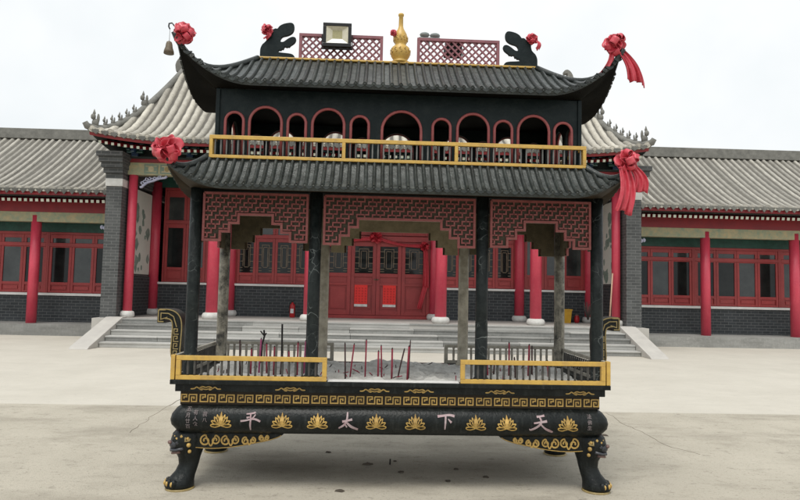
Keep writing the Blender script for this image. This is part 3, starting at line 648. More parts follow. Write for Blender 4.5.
# --- stepped lattice panels
def lattice(xa, xb, axis, pos, zt, legw, st, zb, sgn, red='lattice_red', plate='lattice_plate', back='khaki_dust', zmid=None):
    """panel spanning xa..xb along axis ('x' or 'y') at the other coordinate pos; sgn = outward side"""
    zm = zmid or zb+0.215; h = (zm-zb)/3
    def top(u):      # lower edge of the panel at u
        d = min(u-xa, xb-u)
        return zb if d < legw else zb+h if d < legw+st else zb+2*h if d < legw+2*st else zm
    pt = (lambda u, v, d: (u, pos+sgn*d, v)) if axis == 'x' else (lambda u, v, d: (pos+sgn*d, u, v))
    xsn = [xa, xa+legw, xa+legw+st, xa+legw+2*st]; xsr = [xb-(a-xa) for a in xsn]
    poly = [(xa, zt), (xa, zb), (xsn[1], zb), (xsn[1], zb+h), (xsn[2], zb+h), (xsn[2], zb+2*h), (xsn[3], zb+2*h), (xsn[3], zm), (xsr[3], zm), (xsr[3], zb+2*h), (xsr[2], zb+2*h), (xsr[2], zb+h), (xsr[1], zb+h), (xsr[1], zb), (xb, zb), (xb, zt)]
    m = MB(); bnds = sorted(xsn+xsr)
    m.mi(0)
    for a, b_ in zip(bnds, bnds[1:]):
        z = top((a+b_)/2); k = m.add([pt(a, z, .004), pt(b_, z, .004), pt(b_, zt, .004), pt(a, zt, .004), pt(a, z, -.012), pt(b_, z, -.012), pt(b_, zt, -.012), pt(a, zt, -.012)])
        m.mi(0); m.face((k, k+1, k+2, k+3)); m.mi(1); m.face((k+7, k+6, k+5, k+4))
        for q in ((0, 4, 5, 1), (1, 5, 6, 2), (3, 2, 6, 7), (0, 3, 7, 4)): m.face([k+i for i in q])
    pl = m.build('lattice_panel', [plate, back], burner)
    f = MB(); fw = 0.019
    rstroke(f, [(u+(fw/2 if u < (xa+xb)/2 else -fw/2), v+(fw/2 if v < zt else -fw/2)) for u, v in poly]+[(xa+fw/2, zt-fw/2)], fw, lambda u, v: pt(u, v, .0045), lambda u, v: pt(u, v, .026))
    f.build('frame', [red], pl)
    bm_ = MB(); un = 0.0325; uz = 0.036; nx = int((xb-xa)/un); nz = int((zt-zb)/uz); ox = xa+((xb-xa)-nx*un)/2; cells = set()
    ok = lambda u, v: xa+.01 < u < xb-.01 and v < zt-.012 and v > top(u)+.012 and v > top(min(u+.012, xb-.011))+.012 and v > top(max(u-.012, xa+.011))+.012
    bw = 0.0116
    for i in range(-6, nx+6):
        for j in range(0, nz+2):
            if (i+j) % 4 == 0:
                segs = [((i+k, j), (i+k+1, j)) for k in range(3)] + [((i+3, j), (i+3, j-1))] + [((i, j), (i, j+1))]
                for (a, b_) in segs:
                    p = (ox+a[0]*un, zt-.012-a[1]*uz); q = (ox+b_[0]*un, zt-.012-b_[1]*uz); mid = ((p[0]+q[0])/2, (p[1]+q[1])/2)
                    if ok(*mid) and ok(p[0]*.7+q[0]*.3, p[1]*.7+q[1]*.3) and ok(p[0]*.3+q[0]*.7, p[1]*.3+q[1]*.7):
                        hor = a[1] == b_[1]
                        e_ = bw/2 if hor else -bw/2+.001
                        dd = .020 if hor else .0185
                        du, dv = (e_, bw/2) if hor else (bw/2, e_)
                        u0, u1 = min(p[0], q[0])-du, max(p[0], q[0])+du; v0, v1 = min(p[1], q[1])-dv, max(p[1], q[1])+dv
                        k = bm_.add([pt(u0, v0, .003), pt(u1, v0, .003), pt(u1, v1, .003), pt(u0, v1, .003), pt(u0, v0, dd), pt(u1, v0, dd), pt(u1, v1, dd), pt(u0, v1, dd)])
                        for f4 in ((4, 5, 6, 7), (0, 1, 5, 4), (1, 2, 6, 5), (2, 3, 7, 6), (3, 0, 4, 7)): bm_.face([k+t for t in f4])
    bm_.build('fretwork', [red], pl)['kind'] = 'stuff'
for y, s_ in ((-0.52, -1), (0.52, 1)):
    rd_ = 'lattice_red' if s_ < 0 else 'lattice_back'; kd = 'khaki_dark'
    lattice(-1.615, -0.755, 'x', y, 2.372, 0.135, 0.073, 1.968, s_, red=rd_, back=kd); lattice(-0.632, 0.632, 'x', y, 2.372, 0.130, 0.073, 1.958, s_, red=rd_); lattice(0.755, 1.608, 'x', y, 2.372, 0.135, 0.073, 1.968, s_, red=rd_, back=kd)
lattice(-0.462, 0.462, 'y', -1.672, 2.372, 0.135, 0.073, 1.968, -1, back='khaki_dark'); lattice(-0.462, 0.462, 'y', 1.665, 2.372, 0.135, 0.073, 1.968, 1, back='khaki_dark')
MB().box(-1.70, 1.70, -.55, .55, 2.385, 2.41).build('ceiling', ['iron_black'], burner)
# --- lower roof and balcony
lroof, lsurf = make_roof(burner, 'lower_roof', -0.02, 0, 1.555, 0.60, 1.79, 0.875, 2.385, 2.635, 1.35, 0.165, 1.36, 0.25, 0.0668, 0.0165, 'roof_iron', 'roof_iron_pan', 'roof_iron', 'soffit_brown', 1.70, 0.55, 2.40, 0.035, hipr=0.024, tip=0.03, nv=9)
MB().box(-1.56, 1.54, -.605, .605, 2.60, 2.636).build('balcony_floor', ['iron_wall'], burner)
bal_u = baluster_mesh(0.128, 0.0075, 'baluster_grey'); BZ0, BZ1 = 2.6385, 2.826
def brail(a, b_, fix, axis, posts):
    def bx(m, u0, u1, z0, z1, t=.015):
        m.box(u0, u1, fix-t, fix+t, z0, z1) if axis == 'x' else m.box(fix-t, fix+t, u0, u1, z0, z1)
    m = MB(); bx(m, a, b_, BZ0, BZ0+.026); bx(m, a, b_, BZ1-.032, BZ1)
    for p in posts: bx(m, p-.014, p+.014, BZ0+.026, BZ1-.032, .0145)
    r = m.build('balcony_rail', ['gold'], burner, bevel=0.003)
    n = round((b_-a)/0.0455)
    for i in range(1, n):
        u = a+(b_-a)*i/n
        if min(abs(u-p) for p in posts) > .02: link('baluster', bal_u, r, (u, fix, BZ0+.026) if axis == 'x' else (fix, u, BZ0+.026))
brail(-1.562, 1.538, -.615, 'x', (-1.548, -.475, .452, 1.524)); brail(-1.562, 1.538, .615, 'x', (-1.548, -.475, .452, 1.524))
brail(-.598, .598, -1.545, 'y', (-.58, .58)); brail(-.598, .598, 1.521, 'y', (-.58, .58))
# --- upper storey : arched walls
def arch_wall(u0, u1, z0, z1, arches, axis, pos, th, sgn):
    pt = (lambda u, v, d: (u, pos+sgn*d, v)) if axis == 'x' else (lambda u, v, d: (pos+sgn*d, u, v))
    bm = bmesh.new(); edges = u0
    strips = []
    def quad(p, q, r_, s_): bm.faces.new([bm.verts.new(pt(*a, 0)) for a in (p, q, r_, s_)])
    zm = 3.06
    cur = u0
    for c, r, zt in arches:
        quad((cur, z0), (c-r, z0), (c-r, z1), (cur, z1))
        n = 14; zs_ = zt-r; pts = [(c-r*math.cos(math.pi*k/n), zs_+r*math.sin(math.pi*k/n)) for k in range(n+1)]
        for p, q in zip(pts, pts[1:]): quad(p, q, (q[0], z1), (p[0], z1))
        cur = c+r
    quad((cur, z0), (u1, z0), (u1, z1), (cur, z1))
    bmesh.ops.remove_doubles(bm, verts=bm.verts, dist=1e-5)
    # T-junction free extrusion
    ret = bmesh.ops.extrude_face_region(bm, geom=bm.faces[:])
    off = Vector(pt(0, 0, -th))-Vector(pt(0, 0, 0))
    bmesh.ops.translate(bm, verts=[g for g in ret['geom'] if isinstance(g, bmesh.types.BMVert)], vec=off)
    bmesh.ops.recalc_face_normals(bm, faces=bm.faces)
    me = bpy.data.meshes.new('arched_wall'); bm.to_mesh(me); bm.free(); me.materials.append(MATS['iron_wall'])
    wl = link('arched_wall', me, burner)
    for c, r, zt in arches:
        n = 16; zs_ = zt-r; path = [pt(c-r, z0, .004)]+[pt(c-r*math.cos(math.pi*k/n), zs_+r*math.sin(math.pi*k/n), .004) for k in range(n+1)]+[pt(c+r, z0, .004)]
        MB().tube(path, 0.0125, 8).build('arch_rim', ['rim_red'], wl)
S_, B_r, C_ = 0.075, 0.133, 0.165
ZS, ZB = 3.052, 3.104
front = [(-1.395, S_, ZS), (-1.138, B_r, ZB), (-0.878, S_, ZS), (-0.616, B_r, ZB), (-0.352, S_, ZS), (0, C_, ZB), (0.338, S_, ZS), (0.606, B_r, ZB), (0.864, S_, ZS), (1.124, B_r, ZB), (1.378, S_, ZS)]
arch_wall(-1.535, 1.52, 2.63, 3.25, front, 'x', -0.50, 0.03, -1); arch_wall(-1.535, 1.52, 2.63, 3.25, [(a, r_*1.03, z+.058) for a, r_, z in front], 'x', 0.485, 0.03, 1)
side_a = [(-0.30, S_, ZS), (0, B_r, ZB), (0.30, S_, ZS)]
arch_wall(-.468, .468, 2.63, 3.25, side_a, 'y', -1.532, 0.03, -1); arch_wall(-.468, .468, 2.63, 3.25, side_a, 'y', 1.517, 0.03, 1)
for x in (-1.535, 1.52): 
    for y in (-.5, .5): MB().box(x-.016, x+.016, y-.016 if y < 0 else y-.012, y+.012 if y < 0 else y+.016, 2.632, 3.248).build('corner_strip', ['iron_wall'], burner, bevel=.003)
MB().box(-1.50, 1.49, -.465, .465, 3.215, 3.24).build('upper_ceiling', ['iron_black'], burner)
# --- upper roof and ridge
uroof, usurf = make_roof(burner, 'upper_roof', -0.02, 0, 1.285, 0.06, 1.812, 0.70, 3.258, 3.672, 1.28, 0.306, 1.22, 0.06, 0.0734, 0.0175, 'roof_iron', 'roof_iron_pan', 'roof_iron', 'iron_black', 1.545, 0.51, 3.252, 0.035, hipr=0.026, tip=0.05, nv=12)
MB().box(-1.31, 1.29, -.075, .075, 3.682, 3.70).build('ridge_cap', ['gold'], burner, bevel=0.004)
RZ = 3.70
def ridge_lattice(xa, xb, zt):
    m = MB(); t = .017
    m.box(xa, xb, -t, t, RZ, RZ+.012).box(xa, xb, -t, t, zt-.028, zt).box(xa, xa+.028, -t, t, RZ+.012, zt-.028).box(xb-.028, xb, -t, t, RZ+.012, zt-.028)
    f = m.build('ridge_lattice', ['mauve'], burner, bevel=0.002)
    g = MB(); x0, x1, z0, z1 = xa+.026, xb-.026, RZ+.01, zt-.026; st = .0655
    for s_ in (1, -1):
        k = -20
        while k < 40:
            c = x0+k*st   # line x = c + s_*(z-z0)
            za, zb = z0, z1; xa_, xb_ = c, c+s_*(z1-z0)
            if s_ < 0: pass
            t0, t1 = 0.0, 1.0; dx = xb_-xa_
            for lim, sg in ((x0, 1), (x1, -1)):
                fa_ = (lim-xa_)/dx
                if (dx > 0) == (sg > 0): t0 = max(t0, fa_)
                else: t1 = min(t1, fa_)
            if t1-t0 > .05: g.bar((xa_+dx*t0, s_*.004, z0+(z1-z0)*t0), (xa_+dx*t1, s_*.004, z0+(z1-z0)*t1), .009, .016, up=(0, 1, 0)) if False else g.bar((xa_+dx*t0, s_*.004, z0+(z1-z0)*t0), (xa_+dx*t1, s_*.004, z0+(z1-z0)*t1), .0155, .009, up=(0, 1, 0))
            k += 1
    g.build('diagonal_slats', ['mauve'], f)['kind'] = 'stuff'
ridge_lattice(-.945, -.168, 3.955); ridge_lattice(.150, .925, 3.955)
g = MB(); g.lathe([(.085, 0), (.09, .012), (.062, .03), (.066, .04), (.088, .075), (.092, .11), (.083, .15), (.050, .178), (.053, .19), (.064, .215), (.066, .25), (.056, .285), (.04, .315), (.028, .335), (.022, .36), (.020, .455), (.026, .46), (.027, .475), (.020, .482)], (-.005, 0, RZ), 24)
gd = g.build('gourd_finial', ['gold'], burner)
g = MB()
for zz, rr in ((.112, .090), (.235, .0645)):
    for k in range(12):
        a = 2*math.pi*k/12; pts = [(-.005+(rr+.001)*math.cos(a+.16*math.sin(t*6.3)), (rr+.001)*math.sin(a+.16*math.sin(t*6.3)), RZ+zz-.022+.044*t) for t in [i/6 for i in range(7)]]
        g.tube(pts, .005, 5)
g.build('gourd_relief', ['gold_relief'], gd)['kind'] = 'stuff'
# --- cut-out dragon ridge ends
def dragon(sx, xb):
    # outline in (u outward from tail side, v up); drawn for the left one with its mouth towards the middle
    pts = [(0.0, 0.0), (0.0, 0.075), (0.005, 0.105), (0.02, 0.137), (0.053, 0.171), (0.061, 0.225), (0.044, 0.255), (0.018, 0.279), (0.009, 0.301), (0.021, 0.319), (0.037, 0.322), (0.061, 0.306), (0.082, 0.274), (0.103, 0.267), (0.117, 0.282), (0.136, 0.291), (0.152, 0.289), (0.171, 0.315), (0.208, 0.337), (0.257, 0.349), (0.286, 0.348), (0.304, 0.33), (0.307, 0.297), (0.298, 0.265), (0.278, 0.243), (0.245, 0.226), (0.213, 0.218), (0.193, 0.205), (0.183, 0.183), (0.187, 0.166), (0.213, 0.168), (0.245, 0.193), (0.28, 0.214), (0.306, 0.217), (0.324, 0.205), (0.325, 0.183), (0.31, 0.156), (0.278, 0.132), (0.266, 0.116), (0.254, 0.12), (0.245, 0.113), (0.228, 0.12), (0.22, 0.113), (0.213, 0.094), (0.199, 0.096), (0.192, 0.084), (0.173, 0.085), (0.171, 0.067), (0.257, 0.06), (0.298, 0.051), (0.318, 0.029), (0.327, 0.0)]
    pts = smoothpts(pts, 2)
    m = MB(); m.prism(pts, lambda u, v: (xb-sx*u, .016, RZ+v), lambda u, v: (xb-sx*u, -.016, RZ+v)); m.build('dragon_ornament', ['iron_wall'], burner, bevel=.003)
dragon(-1, -1.30); dragon(1, 1.285)
# ================================================================== things on the burner
ash = MB(); rows = []; rnd = random.Random(3)
import mathutils.noise as mn
for i in range(161):
    r_ = []
    for j in range(61):
        x = -1.63+3.26*i/160; y = -.60+1.2*j/60; v = Vector((x, y, 0))
        h = 0.862+0.030*mn.noise(v*3)+0.022*mn.noise(v*8+Vector((5, 0, 0)))+0.018*mn.noise(v*22)+0.010*mn.noise(v*45)
        rg = abs(mn.noise(Vector((x*3.1+7, y*6.5, 2))+0.3*mn.noise_vector(v*6)))
        h -= 0.075*cl(1-rg*7)*cl(0.5+mn.noise(v*2+Vector((0, 0, 3)))*2)
        h += 0.02*cl((y+.1)*2)
        if i in (0, 160) or j in (0, 60): h = 0.83
        r_.append((BX+x, y, h))
    rows.append(r_)
ash.grid(rows); ao = ash.build('ash_bed', ['ash'], None, fix=False)
ao.location = (BC[0], BC[1], 0); ao.rotation_euler[2] = YAW
tag(ao, 'pale grey heap of incense ash filling the burner tray', 'ash', kind='stuff')
# incense sticks : (x, y, top z, lean x, lean y, material, radius, label)
def pick(px, py, yl):    # photograph pixel on the burner plane y = yl -> burner x, z
    u = px-400; v = 250-py; cr_, sr_ = math.cos(ROLL), math.sin(ROLL); u0 = u*cr_-v*sr_; v0 = u*sr_+v*cr_
    c, s = math.cos(PITCH), math.sin(PITCH); d = (u0/F_PX, c-s*v0/F_PX, s+c*v0/F_PX); n_ = (-math.sin(YAW), math.cos(YAW))
    t = (yl+BC[0]*n_[0]+BC[1]*n_[1])/(d[0]*n_[0]+d[1]*n_[1]); x = t*d[0]-BC[0]; y = t*d[1]-BC[1]
    return (x*math.cos(YAW)+y*math.sin(YAW), 1.6+t*d[2])
STK = [  # name, x, y, top z, lean, material, radius, label
 (-.420, -.45, 1.145, -.01, 'stick_dark', .0065, 'dark burnt incense stick leftmost in the open middle gap of the tray'),
 (-.385, -.40, 1.135, .03, 'stick_red', .0065, 'thin red incense stick leaning beside the leftmost one in the middle gap'),
 (-.258, -.42, 1.175, .005, 'stick_red', .0065, 'tall lone red incense stick left of centre in the ash'),
 (-.150, -.45, 1.085, 0, 'stick_red', .0075, 'thick red incense stick left of centre, left of a close pair'),
 (-.118, -.38, 1.125, -.01, 'stick_red', .0065, 'dark red incense stick right of the close pair left of centre'),
 (-.035, -.42, 1.105, .0, 'stick_red', .008, 'upright red incense stick in the centre of the ash'),
 (.012, -.40, 1.10, .055, 'stick_dark', .0065, 'slender incense stick leaning right just right of centre'),
 (.092, -.45, 1.13, .012, 'stick_red', .008, 'red incense stick rightmost in the middle gap'),
 (.108, -.38, 1.17, .01, 'stick_dark', .005, 'thin dark incense stick close behind the rightmost red one'),
]
for k, (x, tz, mt) in enumerate(((-1.315, 1.20, 'stick_dark'), (-1.235, 1.13, 'stick_red'), (-1.175, 1.21, 'stick_pink'), (-1.09, 1.18, 'stick_red'), (-1.04, 1.15, 'stick_red'), (-.99, 1.08, 'stick_dark'), (-.90, 1.12, 'stick_red'), (-.84, 1.19, 'stick_red'), (-.79, 1.20, 'stick_pink'))):
    STK.append((x, -.30+.05*(k % 3), tz-.06, .01*((k*7) % 3-1), mt, .0075, ['dark', 'red', 'magenta', 'red', 'short red', 'dark', 'dull red', 'tall red', 'pinkish'][k]+' incense stick behind the left gold rail, %s from the left' % ['first', 'second', 'third', 'fourth', 'fifth', 'sixth', 'seventh', 'eighth', 'ninth'][k]))
for k, (x, tz, mt) in enumerate(((.80, 1.06, 'stick_red'), (.86, 1.05, 'stick_dark'), (1.01, 1.20, 'stick_red'), (1.04, 1.08, 'stick_dark'), (1.165, 1.19, 'stick_red'), (1.215, 1.17, 'stick_dark'), (1.33, 1.06, 'stick_red'))):
    STK.append((x, -.28+.06*(k % 3), tz-.05, .01*((k*5) % 3-1), mt, .0075, ['low red', 'low dark', 'tall red', 'short dark', 'bright red', 'brownish', 'last red'][k]+' incense stick behind the right gold rail, %s from the left' % ['first', 'second', 'third', 'fourth', 'fifth', 'sixth', 'seventh'][k]))
for x, y, tz, ln, mt, r, lab in STK:
    h = tz-.84; m = MB(); m.mi(0).tube([(0, 0, 0), (ln*.4, 0, h*.45), (ln, 0.004, h)], r, 7); m.mi(1).tube([(ln, .004, h), (ln*1.05, .004, h+.012)], [r*.95, r*.5], 6)
    o = m.build('incense_stick', [mt, 'twig'], None, bl((x, y, .84))); o.rotation_euler[2] = YAW
    tag(o, lab, 'incense stick', 'incense sticks standing in the ash')
st = MB(); rds = random.Random(12)
for k in range(55):
    x = rds.uniform(-1.55, 1.5); y = rds.uniform(-.52, .45); a = rds.uniform(0, 6.28); h = rds.uniform(.005, .03); lean = rds.uniform(0, .05)
    if rds.random() < .45: st.mi(k % 2).tube([(x, y, .875), (x+.05*math.cos(a), y+.05*math.sin(a), .885+rds.uniform(0, .02))], .0045, 5)
    else: st.mi(k % 2).tube([(x, y, .84), (x+lean*math.cos(a), y+lean*math.sin(a), .875+h)], .0045, 5)
so = st.build('incense_stubs', ['stick_red', 'stick_dark'], None); so.location = (BC[0], BC[1], 0); so.rotation_euler[2] = YAW
tag(so, 'burnt red and brown incense stubs scattered over the ash', 'incense stubs', kind='stuff')
for pts, lab in ((((262, 345), (264.5, 336), (264, 330)), 'dark forked twig of burnt incense left of the left inner post, left of two'), (((282, 345), (282.3, 324)), 'straight dark burnt twig beside the left inner post')):
    m = MB(); p3 = []
    for px, py in pts: x, z = pick(px, py, .35); p3.append((x, .35, z))
    base = (p3[0][0], .35, .86); m.tube([(0, 0, 0)]+[tuple(a-b for a, b in zip(p, base)) for p in p3], .009, 6)
    if len(pts) == 3:
        x1, z1 = pick(260.5, 331, .35); x2, z2 = pick(266.5, 333, .35); q = tuple(a-b for a, b in zip(p3[1], base))
        m.tube([q, (x1-base[0], 0, z1-base[2])], .007, 6); m.tube([q, (x2-base[0], 0, z2-base[2])], .007, 6)
    o = m.build('burnt_twig', ['twig'], None, bl(base)); o.rotation_euler[2] = YAW; tag(o, lab, 'twig')
# ribbon rosettes
def rosette(m, c, r, seed, n=30, squash=0.8):
    """one long ribbon wound in a spiral, ruffled and standing on edge like a carnation, plus a few loose loops"""
    rd = random.Random(seed); c = Vector(c); turns = 5.5+n/20; N_ = int(turns*84); rows = []; off = Vector((seed*1.7, 0, 0))
    for i in range(N_+1):
        t = i/N_; ph = math.pi*(.03+.94*t); th_ = 2*math.pi*turns*t**.85; row = []
        k = 4.3+2.2*math.sin(ph); s_ = math.sin(k*th_*.5+1.3*mn.noise(Vector((th_*.4, seed, 0))))
        for j in range(5):
            e_ = j/4; pp = ph+(.25*s_*e_+.10*e_*e_*math.cos(k*th_*.5)); tt = th_+.16*math.cos(k*th_*.5+1)*e_/max(.35, math.sin(ph))
            d = Vector((math.sin(pp)*math.cos(tt), -math.cos(pp), math.sin(pp)*math.sin(tt)))
            rad = r*(.34+(.66+.24*mn.noise(d*2.2+off)+.10*s_)*e_)
            p = d*rad; p.y *= squash; row.append(c+p)
        rows.append(row)
    m.grid(rows)
    for k in range(5):
        d = Vector((rd.uniform(-1, 1), -rd.random(), rd.uniform(-1, 1))).normalized(); t = d.cross(Vector((rd.uniform(-1, 1), rd.uniform(-1, 1), rd.uniform(-1, 1)))).normalized(); b_ = d.cross(t)
        rho = r*rd.uniform(.22, .32); cen = r*1.08-rho; w_ = r*rd.uniform(.45, .7); rows = []
        for i in range(13):
            a = R(-165+330*i/12); rows.append([c+d*(cen+rho*math.cos(a))+t*(rho*1.2*math.sin(a))+b_*((j/4-.5)*w_) for j in range(5)])
        m.grid(rows)
    m.ball(c, (r*.42, r*.42*squash, r*.42), 10, 6)
def tail(m, top, bot, w0, w1, seed, folds=4, bulge=.03):
    rd = random.Random(seed); top = Vector(top); bot = Vector(bot); rows = []; ph = [rd.uniform(0, 6) for _ in range(4)]
    ax = Vector((1, .15, 0)); n = 6*folds
    for i in range(21):
        t = i/20; c = top.lerp(bot, t)+Vector((bulge*math.sin(t*3.1), -.02*math.sin(t*3), 0)); w_ = w0+(w1-w0)*t**.7; row = []
        for j in range(n+1):
            e_ = j/n-.5; amp = w1*.10*(.6+t*.5)
            f = math.sin(e_*folds*4.1+ph[0]+t*1.1)+.55*math.sin(e_*folds*8.3+ph[1]-t*1.7)+.3*math.sin(e_*folds*14+ph[2])
            row.append(c+ax*(e_*w_)+Vector((0, amp*f, (-.03*e_*w1/.1*t if i == 20 else 0)+.012*t*math.sin(e_*9+ph[3]))))
        rows.append(row)
    m.grid(rows)
def bow(center, r, label, tails=(), seed=1, n=30, mt='ribbon', name='ribbon_bow', frame=None):
    o = empty(name, bl(center) if frame is None else frame(center), YAW, label, 'ribbon bow')
    m = MB(); rosette(m, (0, 0, 0), r, seed, n); m.build('rosette', [mt], o, fix=False, solid=.002)
    for i, (a, b_, w0, w1) in enumerate(tails):
        m = MB(); tail(m, a, b_, w0, w1, seed*3+i, folds=4 if w1 > .1 else 2); m.build('ribbon_tail', [mt], o, fix=False, solid=.002)
    return o
bow((-1.784, -.70, 3.626), .088, 'red ribbon rosette tied on the upper roof corner beside the small bell', seed=2)
bow((1.750, -.70, 3.675), .090, 'red ribbon bow with hanging tails on the upper right roof corner', [((.03, .0, -.03), (.19, .02, -.31), .07, .17), ((-.03, .0, -.03), (-.10, .03, -.24), .04, .06)], seed=5)
bow((-1.80, -.89, 2.638), .108, 'big pink-red ribbon rosette without tails on the lower roof corner before the pale roof', seed=8, n=36)
bow((1.772, -.885, 2.655), .090, 'red ribbon bow with long straight tails on the lower roof corner by the brick pier', [((-.03, -.02, -.05), (-.045, -.02, -.41), .08, .15), ((.05, .0, -.04), (.10, .0, -.24), .07, .13)], seed=11, n=24)
bow((-1.235, -.03, 3.965), .052, 'small red ribbon flower on the left dragon ridge ornament', [((0, 0, -.02), (-.02, 0, -.08), .03, .04)], seed=14, n=18)
bow((1.225, -.03, 3.975), .050, 'small red ribbon flower on the right dragon ridge ornament', [((.02, 0, 0), (.05, 0, -.10), .03, .04)], seed=17, n=18)
bow((-.075, -.05, 3.975), .030, 'tiny red flower tucked against the golden gourd finial', seed=19, n=14)
# bell on the upper left corner
bo = empty('wind_bell', bl((-1.883, -.73, 3.447)), YAW, 'small bronze bell hanging from a hook at the upper roof corner', 'bell')
m = MB(); m.lathe([(.030, 0), (.040, -.002), (.038, .02), (.028, .05), (.025, .075), (.020, .092), (.008, .10)], (0, 0, 0), 16); m.build('bell_body', ['bell'], bo)
MB().tube([(0, 0, .10), (0, 0, .20)], .0022, 5).build('bell_wire', ['grey_metal'], bo)
MB().tube([(0, 0, .20), (-.01, 0, .22), (-.008, 0, .245), (.015, 0, .25), (.03, 0, .232), (.06, .02, .20), (.09, .03, .14)], .006, 6).build('hook', ['lamp_black'], bo)
# floodlights on the ridge
def floodlight(c, label, face, sz=1.0):
    o = empty('floodlight', bl(c), YAW+(0 if face < 0 else math.pi), label, 'floodlight')
    w_, h_ = .130*sz, .112*sz; q_ = .030*sz; o.scale = (1, 1, 1)
    m = MB(); m.box(-w_, w_, -.03, -.003, -h_, -h_+.036*sz).box(-w_, w_, -.03, -.003, h_-q_, h_).box(-w_, -w_+q_, -.03, -.003, -h_+.036*sz, h_-q_).box(w_-q_, w_, -.03, -.003, -h_+.036*sz, h_-q_).box(-w_+.004, w_-.004, -.003, .045, -h_+.004, h_-.004)
    m.build('housing', ['lamp_black'], o, bevel=.004)
    a, b_ = w_-q_, h_-q_; zl = -h_+.036*sz; i_, j_ = .045*sz, .04*sz; zc = .01*sz
    r = MB(); y0, y1 = -.024, -.0045
    P0 = [(-a, y0, zl), (a, y0, zl), (a, y0, b_), (-a, y0, b_)]; P1 = [(-i_, y1, zc-j_), (i_, y1, zc-j_), (i_, y1, zc+j_), (-i_, y1, zc+j_)]
    for k in range(4):
        q = r.add([P0[k], P0[(k+1) % 4], P1[(k+1) % 4], P1[k]]); r.mi(1 if k == 0 else 0); r.face((q, q+1, q+2, q+3))
    q = r.add(P1); r.mi(2); r.face((q, q+1, q+2, q+3)); r.build('reflector', ['reflector', 'reflector_white', 'led'], o, fix=False)
    m = MB(); m.box(-w_-.012, -w_-.004, -.006, .012, -h_-.002, .01).box(w_+.004, w_+.012, -.006, .012, -h_-.002, .01).box(-w_-.012, w_+.012, -.006, .012, -h_-.014, -h_-.003)
    m.build('bracket', ['lamp_black'], o)
    return o
floodlight((-.59, -.075, 3.915), 'square black floodlight with pale reflector mounted before the left ridge lattice', -1)
floodlight((.50, .07, 3.885), 'black floodlight facing backwards behind the right ridge lattice', 1, .62)
o = empty('twin_lamp', bl((.265, .02, 3.952)), YAW, 'pair of small grey round lamp heads on the right ridge lattice', 'lamp')
MB().ball((-.045, 0, .045), (.048, .04, .024), 12, 6).build('lamp_head', ['grey_metal'], o); MB().ball((.052, 0, .040), (.050, .04, .024), 12, 6).build('lamp_head', ['grey_metal'], o)
m = MB(); m.box(-.10, .10, -.02, .02, .0, .018); m.build('mount_plate', ['grey_metal'], o, bevel=.004); MB().tube([(0, -.022, .0), (-.005, -.024, -.10)], .006, 6).build('cable', ['grey_metal'], o)

# ================================================================== ground
m = MB(); m.box(-300, 300, -60, 500, -0.2, 0); g_ = m.build('courtyard', ['concrete_far'], None); g_['kind'] = 'structure'
m = MB(); m.grid([[(x, -30, .004), (x, 8.45+.035*x, .004)] for x in (-40, -4, -3.3, 4, 40)], smooth=False); g_ = m.build('concrete_apron', ['concrete_near'], None, fix=False); g_['kind'] = 'structure'
def gp(px, py, z=0.0):
    u = px-400; v = 250-py; cr_, sr_ = math.cos(ROLL), math.sin(ROLL); u0 = u*cr_-v*sr_; v0 = u*sr_+v*cr_
    c, s = math.cos(PITCH), math.sin(PITCH); d = (u0/F_PX, c-s*v0/F_PX, s+c*v0/F_PX); t = (z-1.6)/d[2]; return (d[0]*t, d[1]*t)
def crack(pts, w_, label):
    pts = [gp(*p) for p in pts]; rd = random.Random(int(pts[0][0]*100)); fine = []
    for a, b_ in zip(pts, pts[1:]):
        for k in range(6): fine.append((a[0]+(b_[0]-a[0])*k/6+rd.uniform(-.02, .02), a[1]+(b_[1]-a[1])*k/6+rd.uniform(-.02, .02)))
    fine.append(pts[-1]); m = MB(); rstroke(m, fine, [w_*rd.uniform(.5, 1.2) for _ in fine], lambda u, v: (u, v, .002), lambda u, v: (u, v, .0055))
    c0 = m.build('ground_crack', ['crack'], None); c0['kind'] = 'structure'
crack([(607, 413), (625, 425), (645, 434), (666, 446), (700, 455)], .008, '')
crack([(130, 433), (150, 418), (176, 402), (186, 397)], .006, '')
rd = random.Random(5)
for i, (px, py, s_) in enumerate(((368, 465, .030), (340, 492, .026), (401, 473, .02), (456, 470, .02), (328, 453, .02), (448, 482, .018), (605, 436, .03), (395, 462, .012), (485, 478, .02))):
    x, y = gp(px, py); m = MB(); n = 7
    pts = [(s_*(1+rd.uniform(-.4, .4))*math.cos(6.28*k/n)*1.5, s_*(1+rd.uniform(-.4, .4))*math.sin(6.28*k/n)) for k in range(n)]
    m.prism(pts, lambda u, v: (u, v, 0.0), lambda u, v: (u*.8, v*.8, .006+.3*s_*abs(math.sin(u*90))))
    o = m.build('litter_scrap', ['litter'], None, (x, y, .0045)); tag(o, ['dark leaf scrap under the middle of the burner', 'grey leaf scrap at the lower picture edge', 'small dark scrap below the burner centre', 'small scrap right of centre under the burner', 'tiny scrap left of centre under the bowl edge', 'reddish scrap on the concrete right of centre', 'dark scrap on the ground right of the right front leg', 'tiny crumb beside the standing stub', 'small scrap near the right shadow of the burner'][i], 'litter', 'scraps on the concrete')
x, y = gp(390, 465); o = MB().tube([(0, 0, 0), (0, 0, .035), (.002, 0, .05)], .007, 6).build('stick_stub', ['twig'], None, (x, y, .004)); tag(o, 'short black stub of stick standing on the concrete under the burner', 'stick')

